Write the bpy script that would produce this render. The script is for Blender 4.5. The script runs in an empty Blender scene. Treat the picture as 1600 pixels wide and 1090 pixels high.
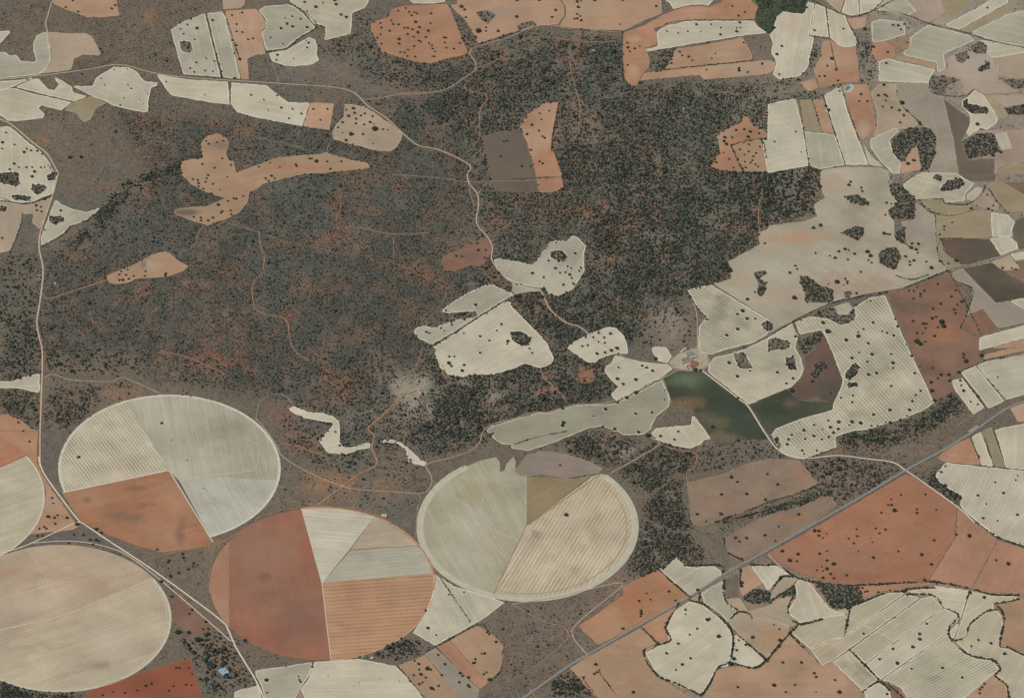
import bpy, bmesh, math, random
import numpy as np
from mathutils import Vector, Matrix
from mathutils.geometry import tessellate_polygon
random.seed(7); RS = np.random.RandomState(11)
scn = bpy.context.scene
COLL = scn.collection

# ------------------------------------------------------------------ camera
LENS, SENS = 250.0, 36.0
ELEV = math.radians(40.8)
DIST = 25500.0
CAM = Vector((0, -DIST * math.cos(ELEV), DIST * math.sin(ELEV)))
FWD = (-CAM).normalized()
RIGHT = Vector((1, 0, 0))
UP = RIGHT.cross(FWD)
cd = bpy.data.cameras.new("camera"); cam = bpy.data.objects.new("camera", cd)
COLL.objects.link(cam); scn.camera = cam
cd.lens = LENS; cd.sensor_width = SENS; cd.clip_start = 100; cd.clip_end = 400000
cam.location = CAM
cam.rotation_euler = FWD.to_track_quat('-Z', 'Y').to_euler()

def G(px, py, z=0.0):
    """point of the ground seen at this place of the survey photo"""
    u = (px - 800.0) / 1600.0 * SENS / LENS
    v = -(py - 545.0) / 1600.0 * SENS / LENS
    d = FWD + RIGHT * u + UP * v
    t = (z - CAM.z) / d.z
    return CAM + d * t
def Gn(P):
    P = np.asarray(P, float)
    u = (P[:, 0] - 800.0) / 1600.0 * SENS / LENS
    v = -(P[:, 1] - 545.0) / 1600.0 * SENS / LENS
    d = np.array(FWD)[None] + np.array(RIGHT)[None] * u[:, None] + np.array(UP)[None] * v[:, None]
    t = -CAM.z / d[:, 2]
    return np.array(CAM)[None] + d * t[:, None]
PXM = 2.3

# ------------------------------------------------------------------ light
SUN_EL, SUN_AZ = math.radians(56), math.radians(232)      # azimuth clockwise from +Y
w = bpy.data.worlds.new("World"); scn.world = w; w.use_nodes = True
nt = w.node_tree; bg = nt.nodes["Background"]
sky = nt.nodes.new("ShaderNodeTexSky"); sky.sky_type = 'NISHITA'; sky.sun_disc = False
sky.sun_elevation = SUN_EL; sky.sun_rotation = SUN_AZ
nt.links.new(sky.outputs[0], bg.inputs[0]); bg.inputs[1].default_value = 0.10
sd = Vector((math.sin(SUN_AZ) * math.cos(SUN_EL), math.cos(SUN_AZ) * math.cos(SUN_EL), math.sin(SUN_EL)))
sl = bpy.data.lights.new("sun", 'SUN'); sl.energy = 3.6; sl.angle = math.radians(0.5); sl.color = (1.0, 0.955, 0.88)
so = bpy.data.objects.new("sun", sl); COLL.objects.link(so); so.location = sd * 3000
so.rotation_euler = sd.to_track_quat('Z', 'Y').to_euler()
scn.view_settings.view_transform = 'Standard'; scn.view_settings.look = 'None'
scn.view_settings.exposure = 0
# per channel ratio of picture value to base colour: daylight irradiance on flat ground

def lin(c):
    c = np.asarray(c, float) / 255.0
    return np.where(c <= 0.04045, c / 12.92, ((c + 0.055) / 1.055) ** 2.4)
KC = np.array((1.15, 1.16, 1.19))
def alb(c): return lin(c) / KC

# ------------------------------------------------------------------ helpers
def mesh_obj(name, verts, faces, mats, parent=None, origin=None, smooth=False, matidx=None):
    me = bpy.data.meshes.new(name)
    V = np.asarray(verts, dtype=np.float64)
    if origin is not None: V = V - np.array(origin)[None]
    if isinstance(faces, np.ndarray):
        n = len(faces); k = faces.shape[1]
        me.vertices.add(len(V)); me.vertices.foreach_set("co", V.astype(np.float32).ravel())
        me.loops.add(n * k); me.loops.foreach_set("vertex_index", faces.astype(np.int32).ravel())
        me.polygons.add(n); me.polygons.foreach_set("loop_start", np.arange(0, n * k, k, dtype=np.int32))
        me.polygons.foreach_set("loop_total", np.full(n, k, dtype=np.int32))
        if matidx is not None: me.polygons.foreach_set("material_index", np.asarray(matidx, dtype=np.int32))
        me.update(calc_edges=True)
    else:
        me.from_pydata([tuple(v) for v in V], [], faces); me.update()
        if matidx is not None:
            me.polygons.foreach_set("material_index", np.asarray(matidx, dtype=np.int32))
    for m in (mats if isinstance(mats, (list, tuple)) else [mats]): me.materials.append(m)
    if smooth: me.polygons.foreach_set("use_smooth", np.ones(len(me.polygons), dtype=bool))
    o = bpy.data.objects.new(name, me); COLL.objects.link(o)
    if parent: o.parent = parent
    if origin is not None:
        o.location = Vector(origin) - (parent.location if parent else Vector((0, 0, 0)))
    return o
def empty(name, loc):
    o = bpy.data.objects.new(name, None); COLL.objects.link(o); o.location = loc; o.empty_display_size = 10
    return o
def tag(o, label, cat, group=None, kind=None):
    if label: o['label'] = label
    if cat: o['category'] = cat
    if group: o['group'] = group
    if kind: o['kind'] = kind
    return o
def struct(o, label=None):
    o['kind'] = 'structure'
    if label: o['label'] = label
    return o

# ------------------------------------------------------------------ materials
def newmat(name, rough=0.95):
    m = bpy.data.materials.new(name); m.use_nodes = True
    n = m.node_tree.nodes; b = n["Principled BSDF"]
    b.inputs["Roughness"].default_value = rough
    if "Specular IOR Level" in b.inputs: b.inputs["Specular IOR Level"].default_value = 0.1
    return m, n, m.node_tree.links, b
def math_node(n, l, op, a, b=None, clamp=False):
    x = n.new("ShaderNodeMath"); x.operation = op; x.use_clamp = clamp
    for i, v in enumerate((a, b)):
        if v is None: continue
        if isinstance(v, (int, float)): x.inputs[i].default_value = v
        else: l.new(v, x.inputs[i])
    return x.outputs[0]
def noise(n, l, vec, scale, detail=3, rough=0.55):
    t = n.new("ShaderNodeTexNoise"); t.inputs["Scale"].default_value = scale
    t.inputs["Detail"].default_value = detail; t.inputs["Roughness"].default_value = rough
    l.new(vec, t.inputs["Vector"]); return t.outputs[0]
def mapr(n, l, v, a, b, c, d):
    t = n.new("ShaderNodeMapRange"); l.new(v, t.inputs[0])
    for i, x in enumerate((a, b, c, d)): t.inputs[i + 1].default_value = x
    return t.outputs[0]
def mixc(n, l, fac, A, B, mode='MIX'):
    t = n.new("ShaderNodeMix"); t.data_type = 'RGBA'; t.blend_type = mode
    if isinstance(fac, (int, float)): t.inputs[0].default_value = fac
    else: l.new(fac, t.inputs[0])
    for i, v in ((6, A), (7, B)):
        if isinstance(v, tuple): t.inputs[i].default_value = v
        else: l.new(v, t.inputs[i])
    return t.outputs[2]
def c4(c): return (float(c[0]), float(c[1]), float(c[2]), 1.0)

def field_mat(name, col, alt, ang, sp, stripe, seed, blotch=0.35, streak=0.10, duty=0.0, spots=(), org=(0, 0)):
    """soil or stubble: broad tone, blotches of other soil, drill streaks along `ang` and tramlines every `sp` metres"""
    m, n, l, b = newmat(name)
    tc = n.new("ShaderNodeTexCoord")
    mp = n.new("ShaderNodeMapping"); l.new(tc.outputs["Object"], mp.inputs[0])
    mp.inputs["Location"].default_value = (seed * 137.7 % 5000, seed * 71.3 % 5000, 0)
    big = noise(n, l, mp.outputs[0], 1 / 170.0, 5, 0.6)
    big2 = noise(n, l, mp.outputs[0], 1 / 420.0, 3, 0.5)
    fine = noise(n, l, mp.outputs[0], 1 / 7.0, 3, 0.7)
    rot = n.new("ShaderNodeMapping"); l.new(tc.outputs["Object"], rot.inputs[0])
    rot.inputs["Rotation"].default_value = (0, 0, -ang)
    st = n.new("ShaderNodeMapping"); l.new(rot.outputs[0], st.inputs[0])
    st.inputs["Scale"].default_value = (1 / 260.0, 1 / 9.0, 1)
    stv = noise(n, l, st.outputs[0], 1.0, 3, 0.6)
    dark = c4(alb(np.array(col) * 0.90)); lite = c4(alb(np.minimum(np.array(col) * 1.06, 235)))
    base = mixc(n, l, mapr(n, l, big, 0.3, 0.7, 0, 1), dark, lite)
    base = mixc(n, l, math_node(n, l, 'MULTIPLY', mapr(n, l, big2, 0.48, 0.68, 0, 1), blotch * 1.6, True), base, c4(alb(alt)))
    for (wx, wy, wr1, wr2, wc, wamt) in spots:        # patches of other soil at surveyed places
        q = n.new("ShaderNodeMapping"); q.vector_type = 'TEXTURE'; l.new(tc.outputs["Object"], q.inputs[0])
        q.inputs["Location"].default_value = (wx - org[0], wy - org[1], 0); q.inputs["Scale"].default_value = (wr1, wr2, 1)
        ln = n.new("ShaderNodeVectorMath"); ln.operation = 'LENGTH'; l.new(q.outputs[0], ln.inputs[0])
        d_ = math_node(n, l, 'ADD', ln.outputs["Value"], mapr(n, l, big, 0.25, 0.75, -0.95, 0.95))
        base = mixc(n, l, mapr(n, l, d_, 0.35, 1.5, wamt, 0.0), base, c4(alb(wc)))
    f = mapr(n, l, stv, 0.25, 0.75, 1 - streak, 1 + streak)
    green = name.startswith(("soil green", "soil darkgreen"))
    f2 = mapr(n, l, fine, 0.25, 0.75, 0.93, 1.07)
    f = math_node(n, l, 'MULTIPLY', f, f2)
    mid = noise(n, l, mp.outputs[0], 1 / 30.0, 5, 0.72)      # worn and weedy spots
    f = math_node(n, l, 'MULTIPLY', f, mapr(n, l, mid, 0.58, 0.72, 1.0, 0.72 if green else 0.86))
    f = math_node(n, l, 'MULTIPLY', f, mapr(n, l, mid, 0.28, 0.42, 1.35 if green else 1.10, 1.0))
    if stripe > 0:
        wv = n.new("ShaderNodeTexWave"); wv.wave_type = 'BANDS'; wv.bands_direction = 'Y'
        l.new(rot.outputs[0], wv.inputs["Vector"])
        wv.inputs["Scale"].default_value = 2 * math.pi / sp / 20.0
        wv.inputs["Distortion"].default_value = 0.9; wv.inputs["Detail"].default_value = 2
        wv.inputs["Detail Scale"].default_value = 0.25
        mod = mapr(n, l, noise(n, l, mp.outputs[0], 1 / 90.0, 2), 0.3, 0.7, 0.35, 1.25)
        s = mapr(n, l, wv.outputs[1], 0.15 + duty, 0.85 + duty * .3, 1.0, 0.0)
        s = math_node(n, l, 'SUBTRACT', 1 + stripe * 0.35, math_node(n, l, 'MULTIPLY', math_node(n, l, 'MULTIPLY', s, mod), stripe))
        f = math_node(n, l, 'MULTIPLY', f, s)
    cr = n.new("ShaderNodeCombineXYZ")
    for i in range(3): l.new(f, cr.inputs[i])
    l.new(mixc(n, l, 1.0, base, cr.outputs[0], 'MULTIPLY'), b.inputs["Base Color"])
    return m

def simple_mat(name, col, var=0.12, scale=1 / 30.0, alt=None, rough=0.95, altamt=0.5):
    m, n, l, b = newmat(name, rough)
    g = n.new("ShaderNodeNewGeometry")
    v = noise(n, l, g.outputs["Position"], scale, 4, 0.65)
    A = c4(alb(np.array(col) * (1 - var))); B = c4(alb(np.minimum(np.array(col) * (1 + var), 245)))
    base = mixc(n, l, mapr(n, l, v, 0.3, 0.7, 0, 1), A, B)
    if alt is not None:
        v2 = noise(n, l, g.outputs["Position"], scale * 0.37, 4, 0.7)
        base = mixc(n, l, math_node(n, l, 'MULTIPLY', mapr(n, l, v2, 0.45, 0.62, 0, 1), altamt), base, c4(alb(alt)))
    l.new(base, b.inputs["Base Color"])
    return m

COL = dict(wheat=((174, 162, 138), (164, 152, 126)), bigtan=((165, 154, 133), (160, 143, 120)),
 cream=((184, 175, 152), (172, 158, 133)), pale=((178, 170, 148), (164, 156, 134)), palegrey=((160, 154, 134), (174, 167, 147)),
 striped=((172, 163, 140), (154, 149, 126)), tan=((162, 144, 121), (150, 138, 117)), orangetan=((160, 131, 104), (150, 129, 104)),
 orange=((161, 122, 95), (172, 146, 122)), orangepale=((168, 136, 110), (160, 146, 128)), orangered=((158, 116, 88), (164, 138, 112)),
 red=((140, 86, 64), (128, 84, 66)), redfield=((153, 109, 84), (142, 110, 90)), redpale=((158, 120, 96), (150, 112, 90)),
 redbrown=((124, 96, 80), (140, 106, 84)), brown=((120, 98, 82), (134, 112, 94)), taupe=((110, 97, 83), (102, 91, 80)),
 greytan=((150, 138, 121), (136, 128, 114)), ochre=((148, 134, 107), (138, 125, 101)), mauve=((154, 134, 118), (166, 152, 134)),
 green=((62, 69, 55), (84, 86, 67)), darkgreen=((80, 76, 62), (112, 100, 84)), darkbrown=((108, 86, 74), (80, 76, 64)),
 stubble=((138, 124, 110), (128, 116, 104)), greyfield=((146, 142, 121), (158, 151, 130)), browncrop=((134, 115, 97), (146, 120, 95)))
CWORD = dict(wheat='wheat coloured stubble', bigtan='greyish tan soil',cream='cream stubble', pale='pale stubble', palegrey='greyish pale stubble', striped='striped pale stubble', tan='tan bare soil',
 orangetan='tan orange soil', orange='orange bare soil', orangepale='pale orange soil', orangered='deep orange soil', red='dark red ploughed',
 redfield='big red soil', redpale='dull red soil', redbrown='red brown tilled', brown='brown soil', taupe='dark taupe soil', greytan='grey tan',
 ochre='ochre dry grass', mauve='pinkish mauve soil', green='dark green crop', darkgreen='dark olive mottled', darkbrown='dark brown mottled',
 stubble='dull brown fallow', greyfield='long grey green', browncrop='brown hatched crop')
DATA = """
F orangepale 00: 300,-10 340,28 410,60 480,85 540,108 640,110 748,98 735,50 718,-10
F pale 00: -10,202 72,196 0,275 -10,280
F palegrey 00: -10,325 35,328 60,350 105,345 130,385 215,390 225,375 208,320 208,270 228,225 270,204 298,203 300,260 318,330 316,385 290,430 245,468 0,494 -10,496
F tan 00: 302,203 430,212 530,210 570,228 600,275 630,340 610,350 520,342 460,372 445,438 250,464 290,430 322,385 324,320 302,260
F pale 00: -10,517 120,502 205,492 80,545 0,570 -10,572
F pale 00: 95,545 205,495 240,492 270,525 300,560 340,565 368,530 335,485 360,492 450,545 455,575 490,590 550,600 465,636 240,583
F cream 00: 80,552 200,585 450,641 380,692 300,672 260,660 238,680 280,712 270,740 120,758 50,758 0,722 -10,712 -10,575
F ochre 00: 400,690 452,641 570,602 665,645 600,680 570,745 530,768 500,745 485,715
F cream 00: 450,540 580,540 600,490 710,420 800,423 850,447 905,510 985,520 980,540 945,550 925,640 925,700 900,705 800,685 700,660 658,635 570,600
F cream 00: 978,468 1190,500 1425,512 1437,657 1300,640 1080,600 1050,577
F cream 00: 1445,517 1600,528|10: 70,537 120,580 200,640 335,645 290,790 130,760 0,735|00: 1480,702 1442,650
F orangepale 10: 338,645 400,643 487,650 460,815 293,791
F palegrey 00: 1065,190 1120,150 1280,85 1380,484 1145,466
F palegrey 00: 1292,85 1385,72 1410,110 1503,493 1393,486
F orangepale 00: 1385,-10 1395,62 1500,55 1530,30 1540,-10
F orangepale 00: 1412,70 1600,58|10: 30,90 60,140 60,178 35,190 45,280 60,335 0,345|00: 1545,370 1555,500 1508,496 1412,110
F palegrey 10: 15,65 60,40 200,30 230,40 300,90 350,150 372,178 330,203 270,236 190,301 65,320 50,280 38,200 64,180 64,130 34,90
F pale 10: 80,332 190,317 330,234 370,250 385,305 378,340 395,380 350,405 240,418 180,412 100,385
F striped 10@a=12,s=2.6: 200,-10 215,18 300,72 360,150 435,165 432,200 422,215 430,255 480,240 590,215 600,150 600,85 680,50 705,15 695,-10
F pale 10: 960,-10 965,10 990,25 1100,25 1180,15 1200,-10
F orange 10: 715,150 830,105 850,60 930,40 1190,25 1215,60 1250,150 1290,250 1322,325 1300,345 1180,370 1100,398 1040,395 940,370 790,328 760,280 720,190
F orangepale 10: 1215,35 1260,25 1240,-10 1600,-10|20: 260,-10 325,40 328,100 285,155 200,158 80,188 0,203|10: 1390,275 1370,230 1310,130
F orangepale 20: 265,-10 335,40 338,100 298,160 330,172 500,186 700,193 830,128 938,88 930,-10
F pale 20: 945,-10 965,10 985,20 1010,60 1100,38 1170,30 1230,38 1310,-10
F orange 20: 700,206 830,160 945,95 1070,48 1160,40 1240,45 1310,18 1350,-10 1480,-10 1495,15 1540,45 1520,80 1515,127 1080,130 955,162 885,180 898,200 906,250 903,280 835,303 860,380 860,415 820,460 775,540 740,535 705,490 690,300
F pale 20: 960,166 1080,134 1512,131 1532,165 1596,208 1400,230 1200,265 840,325 837,308 912,290 903,200
F orangepale 20: 1015,310 1220,280 1440,235 1470,290 1500,350 1500,375 1200,411 945,438 1000,370
F orangepale 20: 825,460 945,443 1200,416 1600,377|30: 45,392 45,430 0,465|20: 1200,500 1175,470 890,495 800,505
F green 20: 1480,-10 1542,45 1519,130 1542,170 1602,212|30: 32,193 50,108 92,72 210,88 230,75 242,15 250,-10
F taupe 10: 1405,850 1510,825 1600,815|20: 45,802 100,930 150,1088|21: 165,115 0,115|11: 1500,110 1465,20|10: 1430,960
F orange 20: 50,792 90,720 200,645 290,640 250,850 245,920 270,970 310,1090|21: 320,85 250,115 168,115 150,0|20: 104,930
F orange 20: 1240,1040 1300,950 1280,860 1300,830 1440,760 1435,730 1470,728 1500,780 1590,830 1588,858 1368,908 1440,1072 1400,1078 1300,1060
F orangetan 20: 1374,912 1550,870 1560,900 1600,1010 1600,1078 1445,1070
F cream 30: 245,12 290,25 257,225 286,237 283,270 250,420 200,478 120,490 70,500 30,465 50,410 45,370 20,335 30,270 10,220 32,195 52,110 95,74 211,90 232,77
F cream 30: 294,26 357,50 377,200 382,240 330,232 262,224
F cream 30: 363,55 480,95 495,140 560,260 548,290 480,300 440,285 390,240
F orange 30: 340,260 385,250 440,285 480,305 550,295 555,340 565,400 565,515 450,520 330,550 285,440 330,340
F orangepale 30: 200,520 290,490 315,552 260,575
F orangepale 30: 495,115 570,110 615,105 605,170 540,185 500,150
F palegrey 30: 645,140 700,120 850,140 860,220 740,255 650,270
F orange 30: 650,275 740,262 800,335 790,360 690,385 645,345
F cream 30: 460,80 500,-10 558,-10 570,90 520,100
F pale 30: 567,-10 780,-10 650,68 577,93
F tan 30: 280,-10 490,-10 450,80
F palegrey 30: 662,68 800,-10 930,75 880,100
F tan 30: 805,-12 1060,-10 932,74
F ochre 30: 1060,-8 1250,-10 1260,30 1160,100 1130,115 1100,60
F pale 30: 1100,160 1280,68 1495,-10 1500,20 1200,188
F ochre 30: 1202,190 1505,30 1505,85 1260,207
F palegrey 30: 1264,207 1500,88 1600,42 1600,312 1430,262 1300,222
F mauve 30: 880,103 932,78 1058,-5 1098,60 1110,85 1008,146
F greytan 30: 1014,147 1112,88 1130,118 1164,103 1264,60 1098,158
F palegrey 30: 890,235 1000,157 1240,217 1298,250 1100,340 1110,430 1060,460 1052,392 840,345 880,290
F orangetan 30: 810,345 1050,396 1050,433 800,367
F pale 30: 690,387 740,367 1048,437 1020,480 1002,523 690,510
F mauve 30: 1110,370 1180,330 1340,312 1400,370 1430,420 1440,500 1560,560 1560,582 1350,592 1290,555 1230,600 1210,510 1050,480 1050,460 1130,430
F tan 30: 1384,371 1600,312 1600,490 1500,485 1435,460 1432,400
F pale 30: 1302,250 1430,265 1598,314 1382,368 1350,340
F mauve 30: 1400,595 1600,590 1600,640 1480,670 1410,620
F greytan 30: 805,520 1010,525 1020,580 1093,610 1158,880 1188,1088|31: 1000,100 940,110 1000,20|30: 1030,1000 1050,850 1000,800 940,760 820,640 800,560
F taupe 30: 1098,620 1260,740 1260,780 1210,880 1250,1000 1420,992 1410,1088|31: 1300,30 1300,45 1200,50|30: 1192,1088 1162,880
F orange 30: 460,535 620,525 640,590 640,640 668,740 668,810 592,882 550,820 500,680
F tan 30: 645,585 690,530 800,525 815,620 850,690 950,770 900,800 820,808 740,850 662,850 682,780 682,700
F pale 20: 1595,880|30: 0,650 170,615 220,800 253,1038 0,1083|20: 1560,870
F ochre 30: 185,625 270,620 337,827 222,813
F orangetan 30: 275,625 345,620 413,835 342,827
F pale 30: 350,600 460,537 497,700 568,880 628,1033 488,1033 422,840
F palegrey 30: 222,822 418,845 480,1030 320,1060 260,1035
F pale 30: 592,888 640,970 720,1045 632,1033
F palegrey 30: 640,870 800,800 820,820 760,880 790,970 830,1010 825,1088 780,1088 680,980 640,920
F orange 30: 930,905 880,950 830,1020 830,1088 960,1060 940,960
F cream 30: 1250,610 1290,565 1348,595 1438,740 1430,770 1370,815 1330,800 1250,860 1240,830 1265,770 1260,720 1210,640
F ochre 30: 1352,600 1410,600 1480,680 1500,730 1442,742
F mauve 30: 1300,820 1600,810 1600,1000 1560,1020 1424,1080 1414,985 1252,990
F pale 30: 1415,840 1490,825 1530,930 1460,940
F ochre 30: 1420,1050 1530,1015 1600,1060 1600,1088 1420,1088
P scrub 00: 1120,262 1190,262 1208,318 1158,332 1135,318
P scrub 10: 1370,80 1440,65 1500,95 1450,155 1400,115
P scrub 20: 30,160 130,130 155,158 40,195
P scrub 30: 1170,345 1240,320 1260,360 1210,400 1175,380
P scrub 30: 1260,295 1320,255 1370,290 1360,335 1300,340
P scrub 30: 1020,475 1100,480 1210,500 1120,530 1110,560 1110,590 1040,585 1010,540
P wood 30: 770,870 880,800 1000,800 1050,860 1040,980 1000,1060 900,1080 960,1060 940,960 930,905 880,950 850,1010 830,1015 780,960
P wood 30: 1220,630 1250,615 1250,650 1330,665 1380,680 1380,705 1330,715 1270,712 1220,670
P wood 30: 1215,885 1300,840 1400,830 1450,950 1320,985 1250,992
P wood 30: 1310,430 1360,400 1350,375 1388,395 1385,430 1330,455
P scrub 30: 1440,480 1500,500 1600,495 1600,540 1540,560 1480,520
P wood 30: 1480,680 1560,660 1600,650 1600,720 1500,715
P orchard 30: 742,260 870,227 888,260 878,300 800,333
R 3 00: -10,508 240,478 560,435 700,410 800,415 975,462 1200,490 1600,515|10: 150,525 560,562 700,665 820,745 900,820 1010,910 1110,930 1230,975 1340,1040 1322,1085
R 4 00: -10,717 60,775 200,890 290,960 340,1040 362,1084
R 3 00: 370,-5 320,30 300,100 285,150 298,210 300,260 320,310
R 2 10: 660,630 800,610 920,590 1050,585 1190,560 1300,490 1370,440 1370,390 1335,340 1345,310 1390,290 1480,265 1600,230|20: 120,170 200,161 290,165 330,180 500,192 690,205
R 1 20: 690,205 740,185 830,135 930,90 1070,45 1170,35 1240,40 1320,5
R 1 10: 580,590 555,620 550,700
R 1 10: 470,870 440,950
R 1 10: 1395,860 1390,900 1380,950 1340,1035
R 1 10: 690,650 720,630
R 1 30: 615,105 608,175 570,205 550,290 560,400 575,520
R 1 30: 610,190 640,270 635,340 680,400 690,515
R 1 30: 450,520 690,513 1000,527
R 1 30: 690,40 900,105 1000,150 1240,212 1400,255 1600,315
R 1 20: 1460,730 1450,660 1600,610
H 30: 640,65 870,98 1000,150 1250,210 1400,260 1600,318
H 30: 270,0 400,65 480,100 520,110 570,100 640,75 790,0
H 30: 190,615 220,800 255,1030
H 30: 275,625 340,830
H 30: 345,600 420,840 485,1030
H 30: 365,55 385,240 430,440
H 30: 455,535 500,680 570,880
H 30: 800,560 830,650 950,770
H 20: 690,200 690,480 740,540
H 20: 290,650 255,850 245,940
H 20: 245,945 640,885
H 20: 940,438 1500,380
H 20: 945,160 1080,130 1510,128
H 20: 330,183 700,200
H 00: 1290,85 1385,480
H 00: 1412,110 1500,380
H 10: 215,20 300,75 380,160 330,205 270,240 190,305 65,325
H 10: 400,160 430,200 420,255
H 30: 1290,560 1230,600 1100,600 1020,575 1010,510 1030,475
H 30: 260,225 380,240
H 30: 495,130 560,260 550,290
H 20: 1365,910 1440,1070
H 20: 1370,908 1550,870 1590,990
T 00: 1125,147 1170,158 1127,185 1230,182,7 1328,132,7 1147,216 1216,252 1177,303,6 1188,432 1227,395 1287,370 1340,387 1213,455 1282,446 1330,450 1388,484 1383,450 1497,375,7 1465,340 1450,255 1478,285 1478,200 1513,205 1478,155 1513,83 1450,100 1550,250 1580,245 410,48 487,77 455,8 720,37 698,57 1037,515 1568,598 1280,595,4 722,828,8 653,535,4 800,535,4 820,558,4 752,662 632,495,4 712,438,4 795,435,4 775,617,4 860,592,3 873,627,4 895,655,4 922,590,4 37,832 15,895,8 90,907 150,955,7 167,933 193,944 233,947,7 263,967 12,933 88,1028,8 60,1062,7 118,1050 165,1050 200,1048 255,1050 278,1048 215,1078,7 436,988,8 508,985,7 970,345,6 1288,885 1355,893 1395,883 1303,902 1388,993 1443,1035 1437,1000 1340,1052 1265,1030
T 10: 888,72 935,55 955,78 988,80 1005,88 973,100 1093,88,6 845,132 997,143,7 890,157 857,155 925,178 947,178 977,188 1020,175,7 1010,207,7 1075,197,7 947,217 783,177 835,198 777,148 778,218 757,240 893,250,7 893,278,6 783,277 1030,265 1017,258 1060,237 1173,238 1187,240 1180,270 1275,272 1190,303 1235,308 1098,287 1103,307 1080,273 988,292 902,330 927,332 950,315 947,355 995,358 1088,150 1118,325,4 1100,355,4 1113,357 985,235
T 10: 193,153,6 155,182,6 228,172,6 318,177,7 225,107 278,123 90,240 167,280 182,118 328,273,7 133,348,7 127,378 318,302 313,257,4 235,370,4 373,50,8 417,23 500,33,8 490,5,8 530,98,7 563,113,7 318,77,6 303,18,6 1283,47,8 1303,65,7 1310,113,6 1437,175 1437,198 1513,200,7 1375,242 1390,200,12 157,678,6 228,685,6 283,715,6 205,743 77,693,4 133,600 48,628,5 445,685 358,685 402,753
T 10: 563,690 608,682,7 615,710,7 578,730,7 625,747 655,727 680,713 728,730 713,767,6 738,777,4 742,812,12 792,812,5 823,815,4 675,783 623,775 668,843,6 595,843,9 563,880,6 540,768 513,800 540,833,4 603,905,4 733,900,4 248,1030 253,1042,6 377,1012,10 443,1012 533,1012 335,995 347,995 463,1058 148,1048,4 88,1020,4 17,1045,5 1547,887,5 1568,883 1530,980,6
T 20: 27,110,7 272,68,7 250,112,6 170,5,7 30,5,6 407,15,7 430,5 515,5,8 413,50,7 407,93 425,105 390,122 407,120 432,132,6 690,5 900,42,6 673,155,4 720,272 723,302,7 765,307 735,325 722,410 798,292,4 968,200 1037,213 1152,157,6 1243,157 1305,178 1303,222,7 1403,202,7 1403,180 1423,147,7 1427,178 1097,200 1455,80 1415,103 1377,42 1180,200,4 1047,328,6 1063,350 1103,358,6 1127,380,4 1270,338,4 1215,440 1418,430,6 1418,445,6 1472,455 1563,403,6 995,398 1248,368,4 1220,270 1447,270 172,712 88,737 123,785,6 183,750 167,820,6 93,843,6 190,855 203,865 232,695 117,940,5 172,1012,5 190,1025,6 117,1042 60,1043,6
T 20: 1450,812,6 1488,827,7 1400,817,6 1475,860,8 1328,863,8 1325,885,6 1338,905,7 1375,863 1543,838 1320,957,4 1357,997,5 1385,1052 1275,1017 1480,905 1423,937 1478,950 1452,970 1507,980 1502,1005 1455,1015 1490,1020 1520,1030 1537,1045 1460,1050 1440,1060 1525,960 1548,920
T 30: 290,195,6 470,185,6 85,293,7 70,470,6 398,372,8 605,187,9 660,298,7 747,330,6 738,400,6 580,593,6 620,637,6 570,637 688,600,6 730,597,6 743,605,6 735,632 715,670 772,677,6 820,693,6 847,725,6 825,770,6 945,770,7 950,780,7 837,648,9 868,697,7 723,535,7 450,535 440,550 447,573 475,598 378,693,9 360,665,7 40,890,5 207,955,4 173,828 55,345,7 320,480 353,480,6 370,415 423,440 410,537,5 437,507 1308,782,9 1370,55,6 873,1027,8 905,1005,6 915,1005,6 1020,970,9 1403,975,9 1455,955,7 780,162,6 813,165,6 830,190,6 850,155,6 1345,960
F tan 10: 555,652 600,655 680,670 760,722 850,782 916,842 905,880 880,920 835,950 740,940 600,905 480,870 475,830 500,780 545,735 550,700
R 1.3o 10: 0,865 130,885 290,925
R 1.2o 10: 100,400 145,525
R 1.2o 10: 520,450 560,560
R 1.2o 10: 1310,500 1310,560 1440,600 1400,700 1395,860
R 1.3o 10: 1380,430 1500,380 1600,320|20: 60,250 200,235 450,262 650,262
R 1.3o 20: 360,310 370,450 410,600 425,700 415,830
R 1.2o 21: 1560,100 1540,260 1550,370
R 1.2o 11: 1460,385 1540,340 1600,300
R 1.2o 12: 950,270 1100,250 1210,220 1180,140 1160,100
R 1.2o 22: 180,130 200,190 300,280 340,340
R 1.2o 12: 130,610 200,600 340,640 430,680
R 1.2o 12: 200,770 400,775 640,800
R 1.2o 11: 560,330 700,345 840,375 1080,370
R 1.2o 01: 1400,295 1500,330 1600,360
R 1.3o 02: 1000,20 1150,50 1300,110 1400,160
F cream 00: -10,797 60,792 170,885 260,955 300,1005 345,1088|01: 358,10 343,60 323,128 260,147 200,178 120,182 50,168 -10,148
F tan 01: -10,158 50,176 130,191 210,184 325,145 290,250 248,345 200,300 210,250 140,250 130,310 100,400 60,480 -10,515
F palegrey 01: 347,155 385,190 440,215 540,240 635,208 590,255 540,290 440,330 410,350 400,370 257,455 254,400 292,300
F orangetan 00: 1295,850 1360,833 1420,870 1430,900 1410,960 1430,1000 1460,1010 1475,1080 1600,1035|10: 130,985 300,970 400,965 440,950 480,970 600,1000 700,1020 712,1050 640,1060 400,1085|11: 300,0 50,60 0,98|01: 1560,110 1545,180 1500,235 1430,275 1350,300 1300,322 1220,300 1180,285 1085,245 1090,225 1150,210 1300,200 1405,150 1280,110 1200,70 1140,10|00: 1130,1040 1140,1010 1200,995 1265,990 1255,900
F orangetan 01: 665,640 750,600 850,560 940,510 1020,483 1070,500 1110,540 1180,575 1140,610 1050,640 960,650 850,655 800,680 740,690 680,680
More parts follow.
